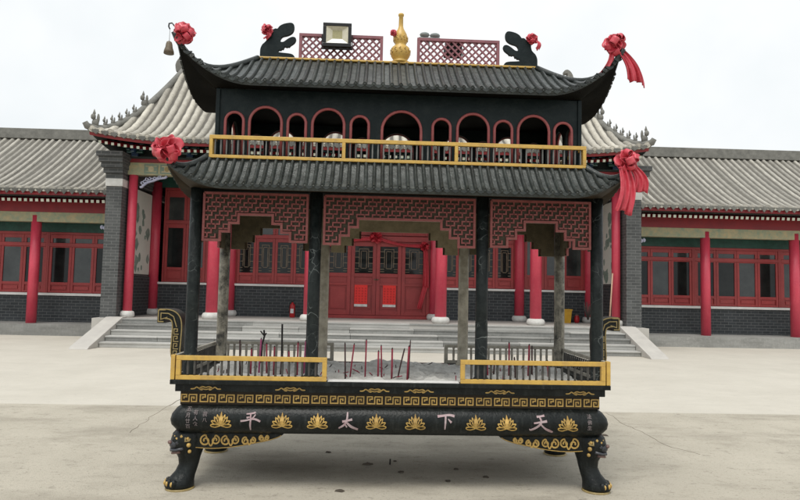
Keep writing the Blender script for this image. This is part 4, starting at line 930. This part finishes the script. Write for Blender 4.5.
# ================================================================== temple hall
HX, HY, HYAW = -0.66, 17.35, R(2.0)
hall = empty('temple_hall', (HX, HY, 0), HYAW, 'red temple hall with pale tiled roof and dark brick base behind the burner', 'temple')
def hl(p): x, y, z = p; return (HX+x*math.cos(HYAW)-y*math.sin(HYAW), HY+x*math.sin(HYAW)+y*math.cos(HYAW), z)
FZ = 0.66; CY_, WY = 0.65, 2.85; PX_ = 7.23
MB().box(-7.75, 7.75, 0.0, 7.0, -.05, FZ).build('platform', ['floor_stone'], hall)
COLX = (-7.0, -4.68, -1.9, 1.9, 4.68, 7.0)
def column(x, y, r, zt):
    c = MB().lathe([(r, FZ+.17), (r*.985, zt)], (x, y, 0), 24).build('column', ['column_red'], hall)
    MB().lathe([(r*1.35, FZ), (r*1.55, FZ+.05), (r*1.58, FZ+.10), (r*1.4, FZ+.17), (r*1.05, FZ+.19)], (x, y, 0), 24).build('column_base', ['white_stone'], c)
for x in COLX: column(x if abs(x) < 6.5 else x*1.008, CY_, .168 if abs(x) < 6.5 else .125, 5.12)
for x in COLX: column(x if x > -6.9 else -7.12, WY-.10, .155, 4.9)
# end walls with grey brick piers and murals
for sx in (-1, 1):
    a, b_ = sorted((sx*PX_, sx*(PX_+.44)))
    p = MB().box(a, b_, .30, 6.3, FZ-.02, 4.36).build('end_wall', ['brick_grey'], hall)
    MB().box(a-.02, b_+.02, .27, .9, 4.362, 4.58).build('stone_band', ['white_stone'], p, bevel=.01)
    m = MB()
    for k in range(5): m.box(a-.02-(.03*k), b_+.02+.03*k, .27-.10*k, 6.3, 4.585+.14*k, 4.585+.14*k+.137)
    m.build('corbel', ['brick_grey'], p)
    m = MB(); xf = sx*(PX_-.012); m.box(min(xf, xf+sx*.012), max(xf, xf+sx*.012), .95, 2.62, 1.92, 4.45); mu = m.build('mural', ['mural'], p)
    rd2 = random.Random(21+sx); ink = MB()
    for k in range(26):                                              # painted pine and rocks, thin raised paint
        yy = rd2.uniform(1.05, 2.5); zz = 2.05+2.0*rd2.random()**1.5; rr = rd2.uniform(.05, .2)
        pts = [(yy+rr*math.cos(6.28*q/9)*rd2.uniform(.6, 1.2), zz+rr*1.3*math.sin(6.28*q/9)*rd2.uniform(.6, 1.2)) for q in range(9)]
        ink.prism(pts, lambda u, v: (xf, u, v), lambda u, v: (xf-sx*(.002+.0002*k), u, v))
    ink.build('mural_painting', ['mural_ink'], mu)['kind'] = 'stuff'
    MB().box(min(xf, xf-sx*.03), max(xf, xf-sx*.03), .95, 2.66, FZ, 1.85).build('mural_dado', ['brick_dark'], p)
MB().box(-PX_, PX_, 6.0, 6.3, FZ, 5.2).build('back_wall', ['brick_grey'], hall)
# wall bays : dado, sill, windows
def window(parent, xa, xb, y, z0, z1, n, glass_z, trans_z, fret=True, pale=0.3):
    m = MB(); m.box(xa, xb, y, y+.10, z0, z1); win = m.build('window', ['hall_red'], parent)
    w_ = (xb-xa-.12)/n
    fr = MB(); fr.box(xa, xa+.06, y-.05, y-.001, z0, z1).box(xb-.06, xb, y-.05, y-.001, z0, z1).box(xa+.06, xb-.06, y-.05, y-.001, trans_z[0]-.14, trans_z[0]-.02).box(xa+.06, xb-.06, y-.048, y-.001, z1-.08, z1)
    fr.build('window_frame', ['hall_red'], win, bevel=.006)
    for i in range(n):
        a = xa+.06+w_*i; b_ = a+w_; st = MB(); s = .085
        g0, g1 = glass_z; t0, t1 = trans_z
        st.box(a+.004, a+s, y-.035, y-.001, z0+.01, t0-.145).box(b_-s, b_-.004, y-.035, y-.001, z0+.01, t0-.145).box(a+s, b_-s, y-.034, y-.001, z0+.01, z0+.07).box(a+s, b_-s, y-.034, y-.001, g0-.09, g0).box(a+s, b_-s, y-.034, y-.001, g1, t0-.145)
        st.box(a+s+.05, b_-s-.05, y-.020, y-.001, z0+.11, g0-.13)
        st.box(a+.004, a+s, y-.035, y-.001, t0-.015, z1-.085).box(b_-s, b_-.004, y-.035, y-.001, t0-.015, z1-.085).box(a+s, b_-s, y-.034, y-.001, t1, z1-.085)
        st.build('sash', ['hall_red'], win, bevel=.005)
        MB().box(a+s, b_-s, y-.008, y-.002, g0, g1).build('pane', ['glass_pale' if random.random() < pale else 'glass'], win)
        MB().box(a+s, b_-s, y-.008, y-.002, t0-.015, t1).build('pane', ['glass_pale'], win)
        if fret: fretbars(win, a+s, b_-s, g0, g1, y-.022)
def fretbars(parent, a, b_, g0, g1, y):
    m = MB(); t = .018; w_ = b_-a; h = g1-g0
    def bz(u0, v0, u1, v1): m.box(min(u0, u1)-t/2, max(u0, u1)+t/2, y, y+.014, min(v0, v1)-t/2, max(v0, v1)+t/2)
    i0, i1, j0, j1 = a+w_*.24, b_-w_*.24, g0+h*.14, g1-h*.10
    bz(i0, j0+.08, i0, j1); bz(i1, j0+.08, i1, j1)
    m.box(i0+t/2, i1-t/2, y+.001, y+.013, j1-t/2, j1+t/2)
    k0, k1 = a+w_*.36, b_-w_*.36
    m.box(k0, k1, y+.001, y+.013, j0+.03, j0+.03+t); m.box(k0-t, k0, y+.002, y+.012, j0+.05, j1-.08); m.box(k1, k1+t, y+.002, y+.012, j0+.05, j1-.08); m.box(k0, k1, y+.002, y+.0125, j1-.08, j1-.08+t)
    for zz in (.15, .36, .58, .80):
        z = g0+h*zz; m.box(a+.002, i0-t/2, y+.0015, y+.0125, z, z+t); m.box(i1+t/2, b_-.002, y+.0015, y+.0125, z, z+t)
    m.box(a+.004, i0, y+.0022, y+.0122, g0+h*.06, g0+h*.06+t); m.box(i1, b_-.004, y+.0022, y+.0122, g0+h*.06, g0+h*.06+t)
    m.build('window_fretwork', ['window_fret'], parent)
for i in range(5):
    xa, xb = COLX[i]+.12, COLX[i+1]-.12
    if i == 2: continue
    MB().box(xa-.1, xb+.1, WY-.06, WY+.3, FZ, 1.63).build('brick_dado', ['brick_dark'], hall)
    MB().box(xa-.1, xb+.1, WY-.13, WY+.3, 1.632, 1.70).build('white_sill', ['sill_white'], hall, bevel=.008)
    if i in (0, 4): window(hall, xa, xb, WY, 1.702, 4.75, 3, (2.18, 3.45), (3.72, 4.45), False, .6)
    else: window(hall, xa, xb, WY, 1.702, 4.75, 4, (2.06, 3.06), (3.32, 4.25), True, .2)
# centre bay : four-leaf door
dx0, dx1 = -1.74, 1.74
door = MB().box(dx0, dx1, WY, WY+.1, FZ, 3.16).build('door', ['hall_red'], hall)
m = MB(); m.box(dx0-.02, dx0+.10, WY-.07, WY-.001, FZ+.10, 3.16).box(dx1-.10, dx1+.02, WY-.07, WY-.001, FZ+.10, 3.16).box(dx0-.02, dx1+.02, WY-.072, WY-.001, 3.161, 3.34).box(dx0-.02, dx1+.02, WY-.072, WY-.001, FZ, FZ+.099)
m.build('door_frame', ['hall_red'], door, bevel=.008)
lw = (dx1-dx0-.20)/4
for i in range(4):
    a = dx0+.10+lw*i; b_ = a+lw; s = .12; m = MB(); z0, z1 = FZ+.11, 3.15
    m.box(a+.006, a+s, WY-.045, WY-.001, z0, z1).box(b_-s, b_-.006, WY-.045, WY-.001, z0, z1)
    for q0, q1 in ((z0, z0+.14), (1.72, 1.80), (2.00, 2.12), (3.00, z1)): m.box(a+s, b_-s, WY-.044, WY-.001, q0, q1)
    m.box(a+s+.05, b_-s-.05, WY-.028, WY-.001, z0+.20, 1.66)
    m.build('door_leaf', ['hall_red'], door, bevel=.006)
    MB().box(a+s, b_-s, WY-.010, WY-.002, 2.12, 3.00).build('pane', ['glass'], door)
    m = None; fretbars(door, a+s, b_-s, 2.12, 3.00, WY-.026)
MB().ball((-.03, WY-.07, 1.92), .028, 10, 6).ball((.05, WY-.07, 1.92), .028, 10, 6).build('door_handle', ['bell'], door)
window(hall, -1.72, 1.72, WY+.01, 3.36, 4.75, 4, (3.52, 3.62), (3.86, 4.5), False, .8)
MB().box(-7.1, 7.1, WY-.08, WY+.2, 4.752, 5.25).build('lintel', ['dg_green'], hall)
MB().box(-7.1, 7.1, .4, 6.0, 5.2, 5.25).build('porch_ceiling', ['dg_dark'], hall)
# front beams, bracket sets, rafters
MB().box(-7.22, 7.22, CY_-.13, CY_+.13, 4.745, 5.095).build('painted_beam', ['beam_paint'], hall)
bmm = hall.children[-1]
for i in range(5):
    xa, xb = COLX[i], COLX[i+1]; n = 4 if i in (0, 4) else 5; w_ = (xb-xa-.5)/n
    for k in range(n):
        a = xa+.25+w_*k; yb = CY_-.13
        m = MB(); m.mi(0).box(a+.03, a+w_-.03, yb-.008, yb-.001, 4.785, 5.055); m.mi(1).box(a+.07, a+w_-.07, yb-.014, yb-.0085, 4.825, 5.015)
        m.mi(2).tube([(a+w_/2, yb-.014, 4.92), (a+w_/2, yb-.019, 4.92)], .075, 12, smooth=False)
        m.mi(0)
        for q in (-1, 1): m.box(a+w_/2+q*w_*.3-.05, a+w_/2+q*w_*.3+.05, yb-.018, yb-.0145, 4.86, 4.98)
        m.build('painted_cartouche', ['beam_green', 'beam_cream' if (i+k) % 2 else 'beam_paint', 'gold_dull' if k % 2 else 'beam_cream'], bmm)
MB().box(-7.3, 7.3, CY_-.16, CY_+.16, 5.10, 5.255).build('red_beam', ['hall_fascia'], hall)
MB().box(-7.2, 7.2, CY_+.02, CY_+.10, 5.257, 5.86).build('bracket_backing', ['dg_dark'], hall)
dgm = MB()
def dbox(mi, a, b_, c, d, e_, f): dgm.mi(mi).box(a, b_, c, d, e_, f); dgm.mi(2).box(a+.004, b_-.004, c-.006, c-.0005, e_+.004, e_+.022)
dbox(1, -.09, .09, -.16, .05, 0, .10); dbox(0, -.22, .22, -.17, -.05, .105, .18); dbox(1, -.05, .05, -.34, .05, .106, .185)
for q in (-.18, .18, 0): dbox(1, q-.05, q+.05, -.19, -.04, .185, .235)
dbox(0, -.30, .30, -.30, -.20, .24, .31); dbox(1, -.05, .05, -.46, .05, .241, .315)
for q in (-.25, 0, .25): dbox(0 if q else 1, q-.05, q+.05, -.33, -.18, .315, .36)
dbox(1, -.34, .34, -.40, -.30, .365, .42)
dme = dgm.mesh('bracket_set')
for mm_ in ('dg_green', 'dg_blue', 'dg_edge'): dme.materials.append(MATS[mm_])
nb = 19
for i in range(nb): link('bracket_set', dme, hall, (-7.0+14.0*i/(nb-1), CY_, 5.258))
# carved corner brackets under the beam
for i, x in enumerate(COLX):
    for sx in (-1, 1):
        if (i == 0 and sx < 0) or (i == 5 and sx > 0): continue
        m = MB(); r0 = .168 if abs(x) < 6.5 else .15; yb = CY_-.05
        out = smoothpts([(0, 0), (0, -.34), (.10, -.28), (.20, -.20), (.36, -.15), (.52, -.08), (.70, -.05), (.74, 0)], 2)
        rdv = random.Random(i)
        rstroke(m, [(x+sx*(r0+u), 4.74+v) for u, v in out[2:]], .05, lambda u, v: (u, yb+.05, v), lambda u, v: (u, yb-.02, v))
        for k in range(9):
            u = .06+.62*(k/9); v = -.02-.22*(1-k/9)*rdv.random(); pts = []
            for q in range(12): a_ = q/11*5.5+k; rr = .055*(1-.06*q); pts.append((x+sx*(r0+u)+rr*math.cos(a_), 4.72+v+rr*math.sin(a_)))
            rstroke(m, pts, .022, lambda uu, vv: (uu, yb+.03+.0006*k, vv), lambda uu, vv: (uu, yb-.012-.0006*k, vv))
        m.build('carved_bracket', ['carved'], hall)
# roof
hroof, hsurf = make_roof(hall, 'roof', -0.14, 3.05, 6.35, 0.05, 7.75, 3.6, 5.55, 8.70, 1.42, 0.24, 5.2, 1.7, 0.25, 0.078, 'hall_tile', 'hall_pan', 'drip_tile', 'dg_dark', 7.3, 2.55, 5.62, 0.08, joints=0.17, hipr=0.10, tip=0.10, m_hip='hall_ridge', sides=False, nv=16)
fas = MB(); ptsl = [(-7.85+15.4*i/60) for i in range(61)]
fas.grid([[(x, -.50, hsurf(x, -.55)-.02), (x, -.46, hsurf(x, -.55)-.15)] for x in ptsl], smooth=False); fas.build('eave_fascia', ['hall_fascia'], hall, fix=False, solid=.03)
rm = MB(); rm.mi(0).box(-.038, .038, -.40, .75, -.038, .038); rm.mi(1).box(-.036, .036, -.415, -.4005, -.036, .036)
rme = rm.mesh('rafter'); rme.materials.append(MATS['hall_fascia']); rme.materials.append(MATS['rafter_end'])
nr_ = 88
for i in range(nr_):
    x = -7.6+14.95*i/(nr_-1); o = link('rafter', rme, hall, (x, 0, hsurf(x, -.55)-.175)); o.rotation_euler[0] = R(14)
# main ridge with end ornaments, figures on the hips
MB().box(-6.55, 6.3, 2.90, 3.20, 8.68, 8.84).build('main_ridge', ['hall_ridge'], hall, bevel=.02)
MB().box(-6.58, 6.33, 2.86, 3.24, 8.842, 8.89).build('ridge_coping', ['hall_tile'], hall)
for sx in (-1, 1):
    xe = -.14+sx*6.42
    out = smoothpts([(0, 0), (-.05, .3), (.05, .55), (.22, .68), (.38, .62), (.36, .48), (.24, .50), (.22, .38), (.36, .30), (.42, .1), (.40, 0)], 2)
    m = MB(); m.prism([(xe-sx*u*.75+sx*.2, 8.65+v*.75) for u, v in out], lambda u, v: (u, 3.15, v), lambda u, v: (u, 2.95, v)); m.build('ridge_ornament', ['hall_ridge'], hall, bevel=.015)
    for k, t in enumerate((.93, .84, .77, .70, .63, .56, .46)):
        x = -.14+sx*(6.35+1.4*t); y = 3.05-(.05+3.55*t); z = hsurf(x, y)+.13
        s = 1.45 if k in (0, 6) else .85
        m = MB(); m.ball((0, 0, .06*s), (.07*s, .06*s, .08*s), 8, 5).ball((sx*.03*s, -.03*s, .17*s), (.05*s, .045*s, .06*s), 8, 5).ball((-sx*.05*s, 0, .14*s), (.03*s, .03*s, .10*s), 6, 5)
        m.lathe([(.02*s, .2*s), (.03*s, .24*s), (.005, .32*s)], (sx*.02*s, -.02*s, 0), 6)
        m.build('roof_figure', ['hall_ridge'], hroof, (x, y, z))
# ------------------------------------------------------------------ stone steps with sloping cheek slabs
steps = empty('stone_steps', (HX, HY, 0), HYAW, 'wide flight of five grey stone steps up to the red hall', 'steps')
rs = FZ/5; rd3 = random.Random(9)
for k in range(5):
    y0 = -1.36+.34*k; z1 = rs*(k+1); x = -6.93; 
    while x < 6.93:
        w_ = rd3.uniform(1.3, 2.6); x2 = min(x+w_, 6.93)
        if 6.93-x2 < .6: x2 = 6.93
        yb = y0+.40 if k < 4 else y0+.36
        o = MB().box(x+.004, x2-.004, y0+rd3.uniform(-.006, .006), yb-.04 if k == 4 else yb, z1-rs+.002, z1-.012+rd3.uniform(-.003, .003)).build('step_block', ['step_stone' if rd3.random() < .6 else 'step_stone_b'], steps, bevel=.008)
        MB().box(x+.003, x2-.003, y0-.02, (yb-.04 if k == 4 else y0+.335), z1-.036, z1+(.002 if k < 4 else .004)).build('tread_slab', ['step_stone_b' if rd3.random() < .6 else 'step_stone'], steps, bevel=.006)
        x = x2
for sx in (-1, 1):
    a, b_ = sorted((sx*6.94, sx*7.40))
    m = MB(); prof = [(-1.95, 0), (-1.87, .06), (0.06, FZ+.035), (0.35, FZ+.035), (0.35, 0)]
    m.prism(prof, lambda u, v: (a, u, v), lambda u, v: (b_, u, v)); m.build('cheek_slab', ['floor_stone'], steps, bevel=.01)
# ------------------------------------------------------------------ side halls
def side_hall(sx, label):
    w0 = empty('side_hall', hl((sx*7.68, 2.2, 0)), HYAW, label, 'building')
    def X(a, b_): return sorted((sx*a, sx*b_))
    W = 12.0; a, b_ = X(.03, W)
    MB().box(a, b_, -.3, 5, -.05, .34).build('plinth', ['step_stone'], w0)
    MB().box(a, b_, 1.0, 4.8, .34, 1.19).build('brick_dado', ['brick_dark'], w0)
    MB().box(a, b_, .93, 1.3, 1.192, 1.27).build('white_sill', ['sill_white'], w0)
    n = 4
    for i in range(n):
        p, q = X(.05+(W-.1)*i/n, .05+(W-.1)*(i+1)/n); window(w0, p, q, 1.03, 1.272, 3.25, 4, (1.62, 2.75), (2.92, 3.05), False, .3)
        xx = sx*(.05+(W-.1)*(i+1)/n); MB().lathe([(.15, .34), (.148, 3.7)], (xx, .25, 0), 20).build('column', ['column_red'], w0)
    MB().box(a, b_, 1.0, 1.25, 3.252, 4.1).build('lintel', ['dg_green'], w0)
    MB().box(a, b_, .12, .38, 3.50, 3.80).build('painted_beam', ['beam_paint'], w0)
    MB().box(a, b_, .10, .40, 3.803, 4.15).build('red_beam', ['hall_fascia'], w0)
    for k in range(8):
        u = sx*(.35+.09*k); MB().ball((u, .20, 3.40-.02*(8-k)), (.06, .03, .07), 8, 5).build('carved_bracket', ['carved'], w0)
    p, q = X(.05, W); 
    m = MB(); ye, yr, ze, zr = -.75, 2.9, 4.40, 6.75
    prof = lambda t: (ye+(yr-ye)*t, ze+(zr-ze)*t**1.2)
    m.grid([[(x, *prof(t/10)) for t in range(11)] for x in (p, q)], smooth=False); m.grid([[(x, 2*yr-prof(t/10)[0], prof(t/10)[1]) for t in range(11)] for x in (p, q)], smooth=False)
    rf = m.build('roof', ['hall_pan'], w0, fix=False)
    tm = MB(); tm.smooth = True; ks = []
    for i in range(25):
        y, z = prof(i/24); rad = .052*(1+.12*(i % 2)); ks.append(tm.add([(rad*math.cos(math.pi*j/6), y, z+rad*1.15*math.sin(math.pi*j/6)) for j in range(7)]))
    for A_, B_ in zip(ks, ks[1:]):
        for j in range(6): tm.face((A_+j, A_+j+1, B_+j+1, B_+j))
    tm.smooth = False; tm.tube([(0, ye-.03, ze+.01), (0, ye+.02, ze+.01)], .085, 10, smooth=False)
    tme = tm.mesh('tile_row'); tme.materials.append(MATS['wing_tile'])
    for i in range(int(W/.24)): link('tile_row', tme, rf, (sx*(.16+.24*i)+random.uniform(-.014, .014), 0, random.uniform(-.012, .012)), rz=random.uniform(-.004, .004))
    dm = MB()
    for i in range(int(W/.24)):
        u = sx*(.28+.24*i); dm.prism([(u-.12, ze+.01), (u, ze-.15), (u+.12, ze+.01)], lambda a_, c_: (a_, ye-.01, c_), lambda a_, c_: (a_, ye-.04, c_))
    dm.build('drip_edge', ['drip_tile'], rf)['kind'] = 'stuff'
    MB().box(p, q, ye+.05, ye+.08, ze-.17, ze-.02).build('eave_fascia', ['hall_fascia'], w0)
    rm2 = MB(); rm2.mi(0).box(-.045, .045, -.62, .9, -.045, .045); rm2.mi(1).box(-.043, .043, -.632, -.6205, -.043, .043); rme2 = rm2.mesh('rafter'); rme2.materials.append(MATS['hall_fascia']); rme2.materials.append(MATS['rafter_end'])
    for i in range(int(W/.165)): o = link('rafter', rme2, w0, (sx*(.12+.165*i), 0, ze-.21)); o.rotation_euler[0] = R(10)
    MB().box(p, q, yr-.14, yr+.14, zr-.02, zr+.35).build('main_ridge', ['hall_ridge'], w0, bevel=.02)
    m = MB(); m.box(p, q, .4, 5.3, 4.1, 4.2); m.build('ceiling', ['dg_dark'], w0)
side_hall(1, 'lower grey-roofed side hall right of the brick pier'); side_hall(-1, 'lower grey-roofed side hall left of the main hall')

# ------------------------------------------------------------------ things around the porch
def hthing(name, p, label, cat, group=None): return empty(name, hl(p), HYAW, label, cat, group)
for i, x in enumerate((-.46, .46)):
    o = hthing('door_notice', (x-.02, WY-.05, 1.12), 'red paper notice with white lower edge on the %s inner door leaf' % ('left', 'right')[i], 'poster', 'red papers on the door')
    MB().box(-.21, .21, -.006, 0, 0, .62).build('paper', ['paper_red'], o)
    MB().box(-.21, .21, -.009, 0, -.08, -.001).build('paper_edge', ['paper_white'], o)
    m = MB(); rdn = random.Random(i)
    for c in range(4):
        for r_ in range(6):
            u = -.15+.10*c; v = .06+.085*r_
            for q in range(3): m.box(u-.028, u+.028, -.0085-.0001*q, -.0065, v+.018*q, v+.018*q+.008)
            m.box(u-.004, u+.004, -.009, -.0065, v-.005, v+.05)
    m.build('handwriting', ['paper_ink'], o)['kind'] = 'stuff'
# red sash with rosettes over the door
o = empty('door_ribbon', hl((0, WY-.12, 3.26)), HYAW, 'bright red cloth sash with rosettes draped over the hall door', 'ribbon')
m = MB(); rosette(m, (-.02, -.08, .02), .19, 31, 24, .7); m.build('rosette', ['ribbon_dark'], o, fix=False); m = MB(); rosette(m, (1.55, -.08, -.24), .15, 33, 20, .7); m.build('rosette', ['ribbon_dark'], o, fix=False)
def sash(a, b_, sag, w_):
    m = MB(); rows = []
    for i in range(15):
        t = i/14; p = Vector(a).lerp(Vector(b_), t); p.z -= sag*math.sin(math.pi*t); rows.append([p+Vector((0, .02*math.sin(j*2.1), (j/6-.5)*w_*(1-.4*math.sin(math.pi*t)))) for j in range(7)])
    m.grid(rows); m.build('sash', ['ribbon_dark'], o, fix=False, solid=.012)
sash((-.05, -.06, .0), (-1.7, -.03, -.28), -.04, .15); sash((.05, -.06, .0), (1.5, -.04, -.22), .08, .13)
m = MB(); tail(m, (1.58, -.06, -.3), (1.60, -.08, -1.55), .12, .2, 5, folds=3, bulge=.02); m.build('sash_tail', ['ribbon_dark'], o, fix=False, solid=.006)
m = MB(); tail(m, (1.60, -.07, -1.5), (1.40, -.09, -2.25), .17, .14, 9, folds=3, bulge=.0); m.build('sash_tail', ['ribbon_dark'], o, fix=False, solid=.006)
# fire extinguisher
o = hthing('fire_extinguisher', (-2.62, WY-.42, FZ), 'red fire extinguisher with white label standing against the dark brick base', 'extinguisher')
MB().lathe([(.075, 0), (.085, .02), (.085, .36), (.07, .42), (.03, .45), (.03, .48)], (0, 0, 0), 16).build('cylinder', ['red_gloss'], o)
MB().box(-.05, .05, -.088, -.07, .14, .28).build('label', ['label_white'], o)
m = MB(); m.tube([(0, 0, .47), (0, 0, .52)], .025, 8).bar((0, 0, .52), (.10, -.02, .55), .02, .015).bar((0, 0, .54), (.09, -.02, .59), .02, .012); m.build('valve_handle', ['black_rubber'], o)
MB().tube([(-.02, 0, .5), (-.09, -.01, .46), (-.105, -.01, .3), (-.10, -.01, .16)], .012, 6).build('hose', ['black_rubber'], o)
# bin, jar
o = hthing('rubbish_bin', (6.10, WY-.5, FZ), 'yellow plastic bin standing on the porch beside a red pot', 'bin')
m = MB()
k = [m.add([(sx*w_, sy*w_*.8, z) for sx, sy in ((-1, -1), (1, -1), (1, 1), (-1, 1))]) for z, w_ in ((0, .12), (.42, .155), (.42, .145), (.05, .11))]
m.face((k[0]+3, k[0]+2, k[0]+1, k[0]))
for A_, B_ in zip(k, k[1:]):
    for j in range(4): m.face((A_+j, A_+(j+1) % 4, B_+(j+1) % 4, B_+j))
m.face([k[3]+j for j in range(4)]); m.build('bin_body', ['plastic_yellow'], o, bevel=.008)
m = MB(); m.box(-.17, .17, -.14, -.118, .40, .44).box(-.17, .17, .118, .14, .40, .44).box(-.17, -.148, -.118, .118, .40, .44).box(.148, .17, -.118, .118, .40, .44); m.build('bin_rim', ['plastic_yellow'], o, bevel=.004)
o = hthing('red_pot', (6.46, WY-.45, FZ), 'small dark red pot on the porch right of the yellow bin', 'pot')
MB().lathe([(.06, 0), (.085, .05), (.085, .16), (.06, .21), (.065, .24)], (0, 0, 0), 14).build('pot_body', ['red_gloss'], o); MB().lathe([(.068, .24), (.05, .27), (.012, .275), (.012, .30)], (0, 0, 0), 14).build('lid', ['lion_pink'], o)
# poles leaning by the right corner column
o = MB().tube([(0, 0, 0), (.12, .05, 1.55)], [.022, .018], 8).build('wooden_pole', ['pale_wood'], None, hl((6.72, CY_-.35, FZ))); o.rotation_euler[2] = HYAW; tag(o, 'long pale wooden pole leaning on the right corner column of the porch', 'pole')
o = empty('broom', hl((6.35, CY_+.1, FZ)), HYAW, 'upturned dark broom beside the leaning pole near the right corner column', 'broom')
MB().tube([(0, 0, 0), (.10, .04, .78)], .016, 8).build('broom_handle', ['pale_wood'], o)
m = MB(); rdb = random.Random(2)
for k in range(22): u = rdb.uniform(-.10, .10); m.tube([(.01+u*.2-.1, 0, .18), (-.1+u*1.3, rdb.uniform(-.04, .04), .62+rdb.uniform(-.08, .1))], .007, 4)
m.build('bristles', ['twig'], o)
o = hthing('switch_box', (5.92, WY-.04, 2.02), 'small white switch box with cable on the red wall near the right corner', 'switch')
MB().box(-.05, .05, -.04, 0, 0, .13).build('box', ['label_white'], o, bevel=.005); MB().tube([(0, -.02, .13), (0, -.02, 1.2)], .008, 6).build('cable', ['label_white'], o)
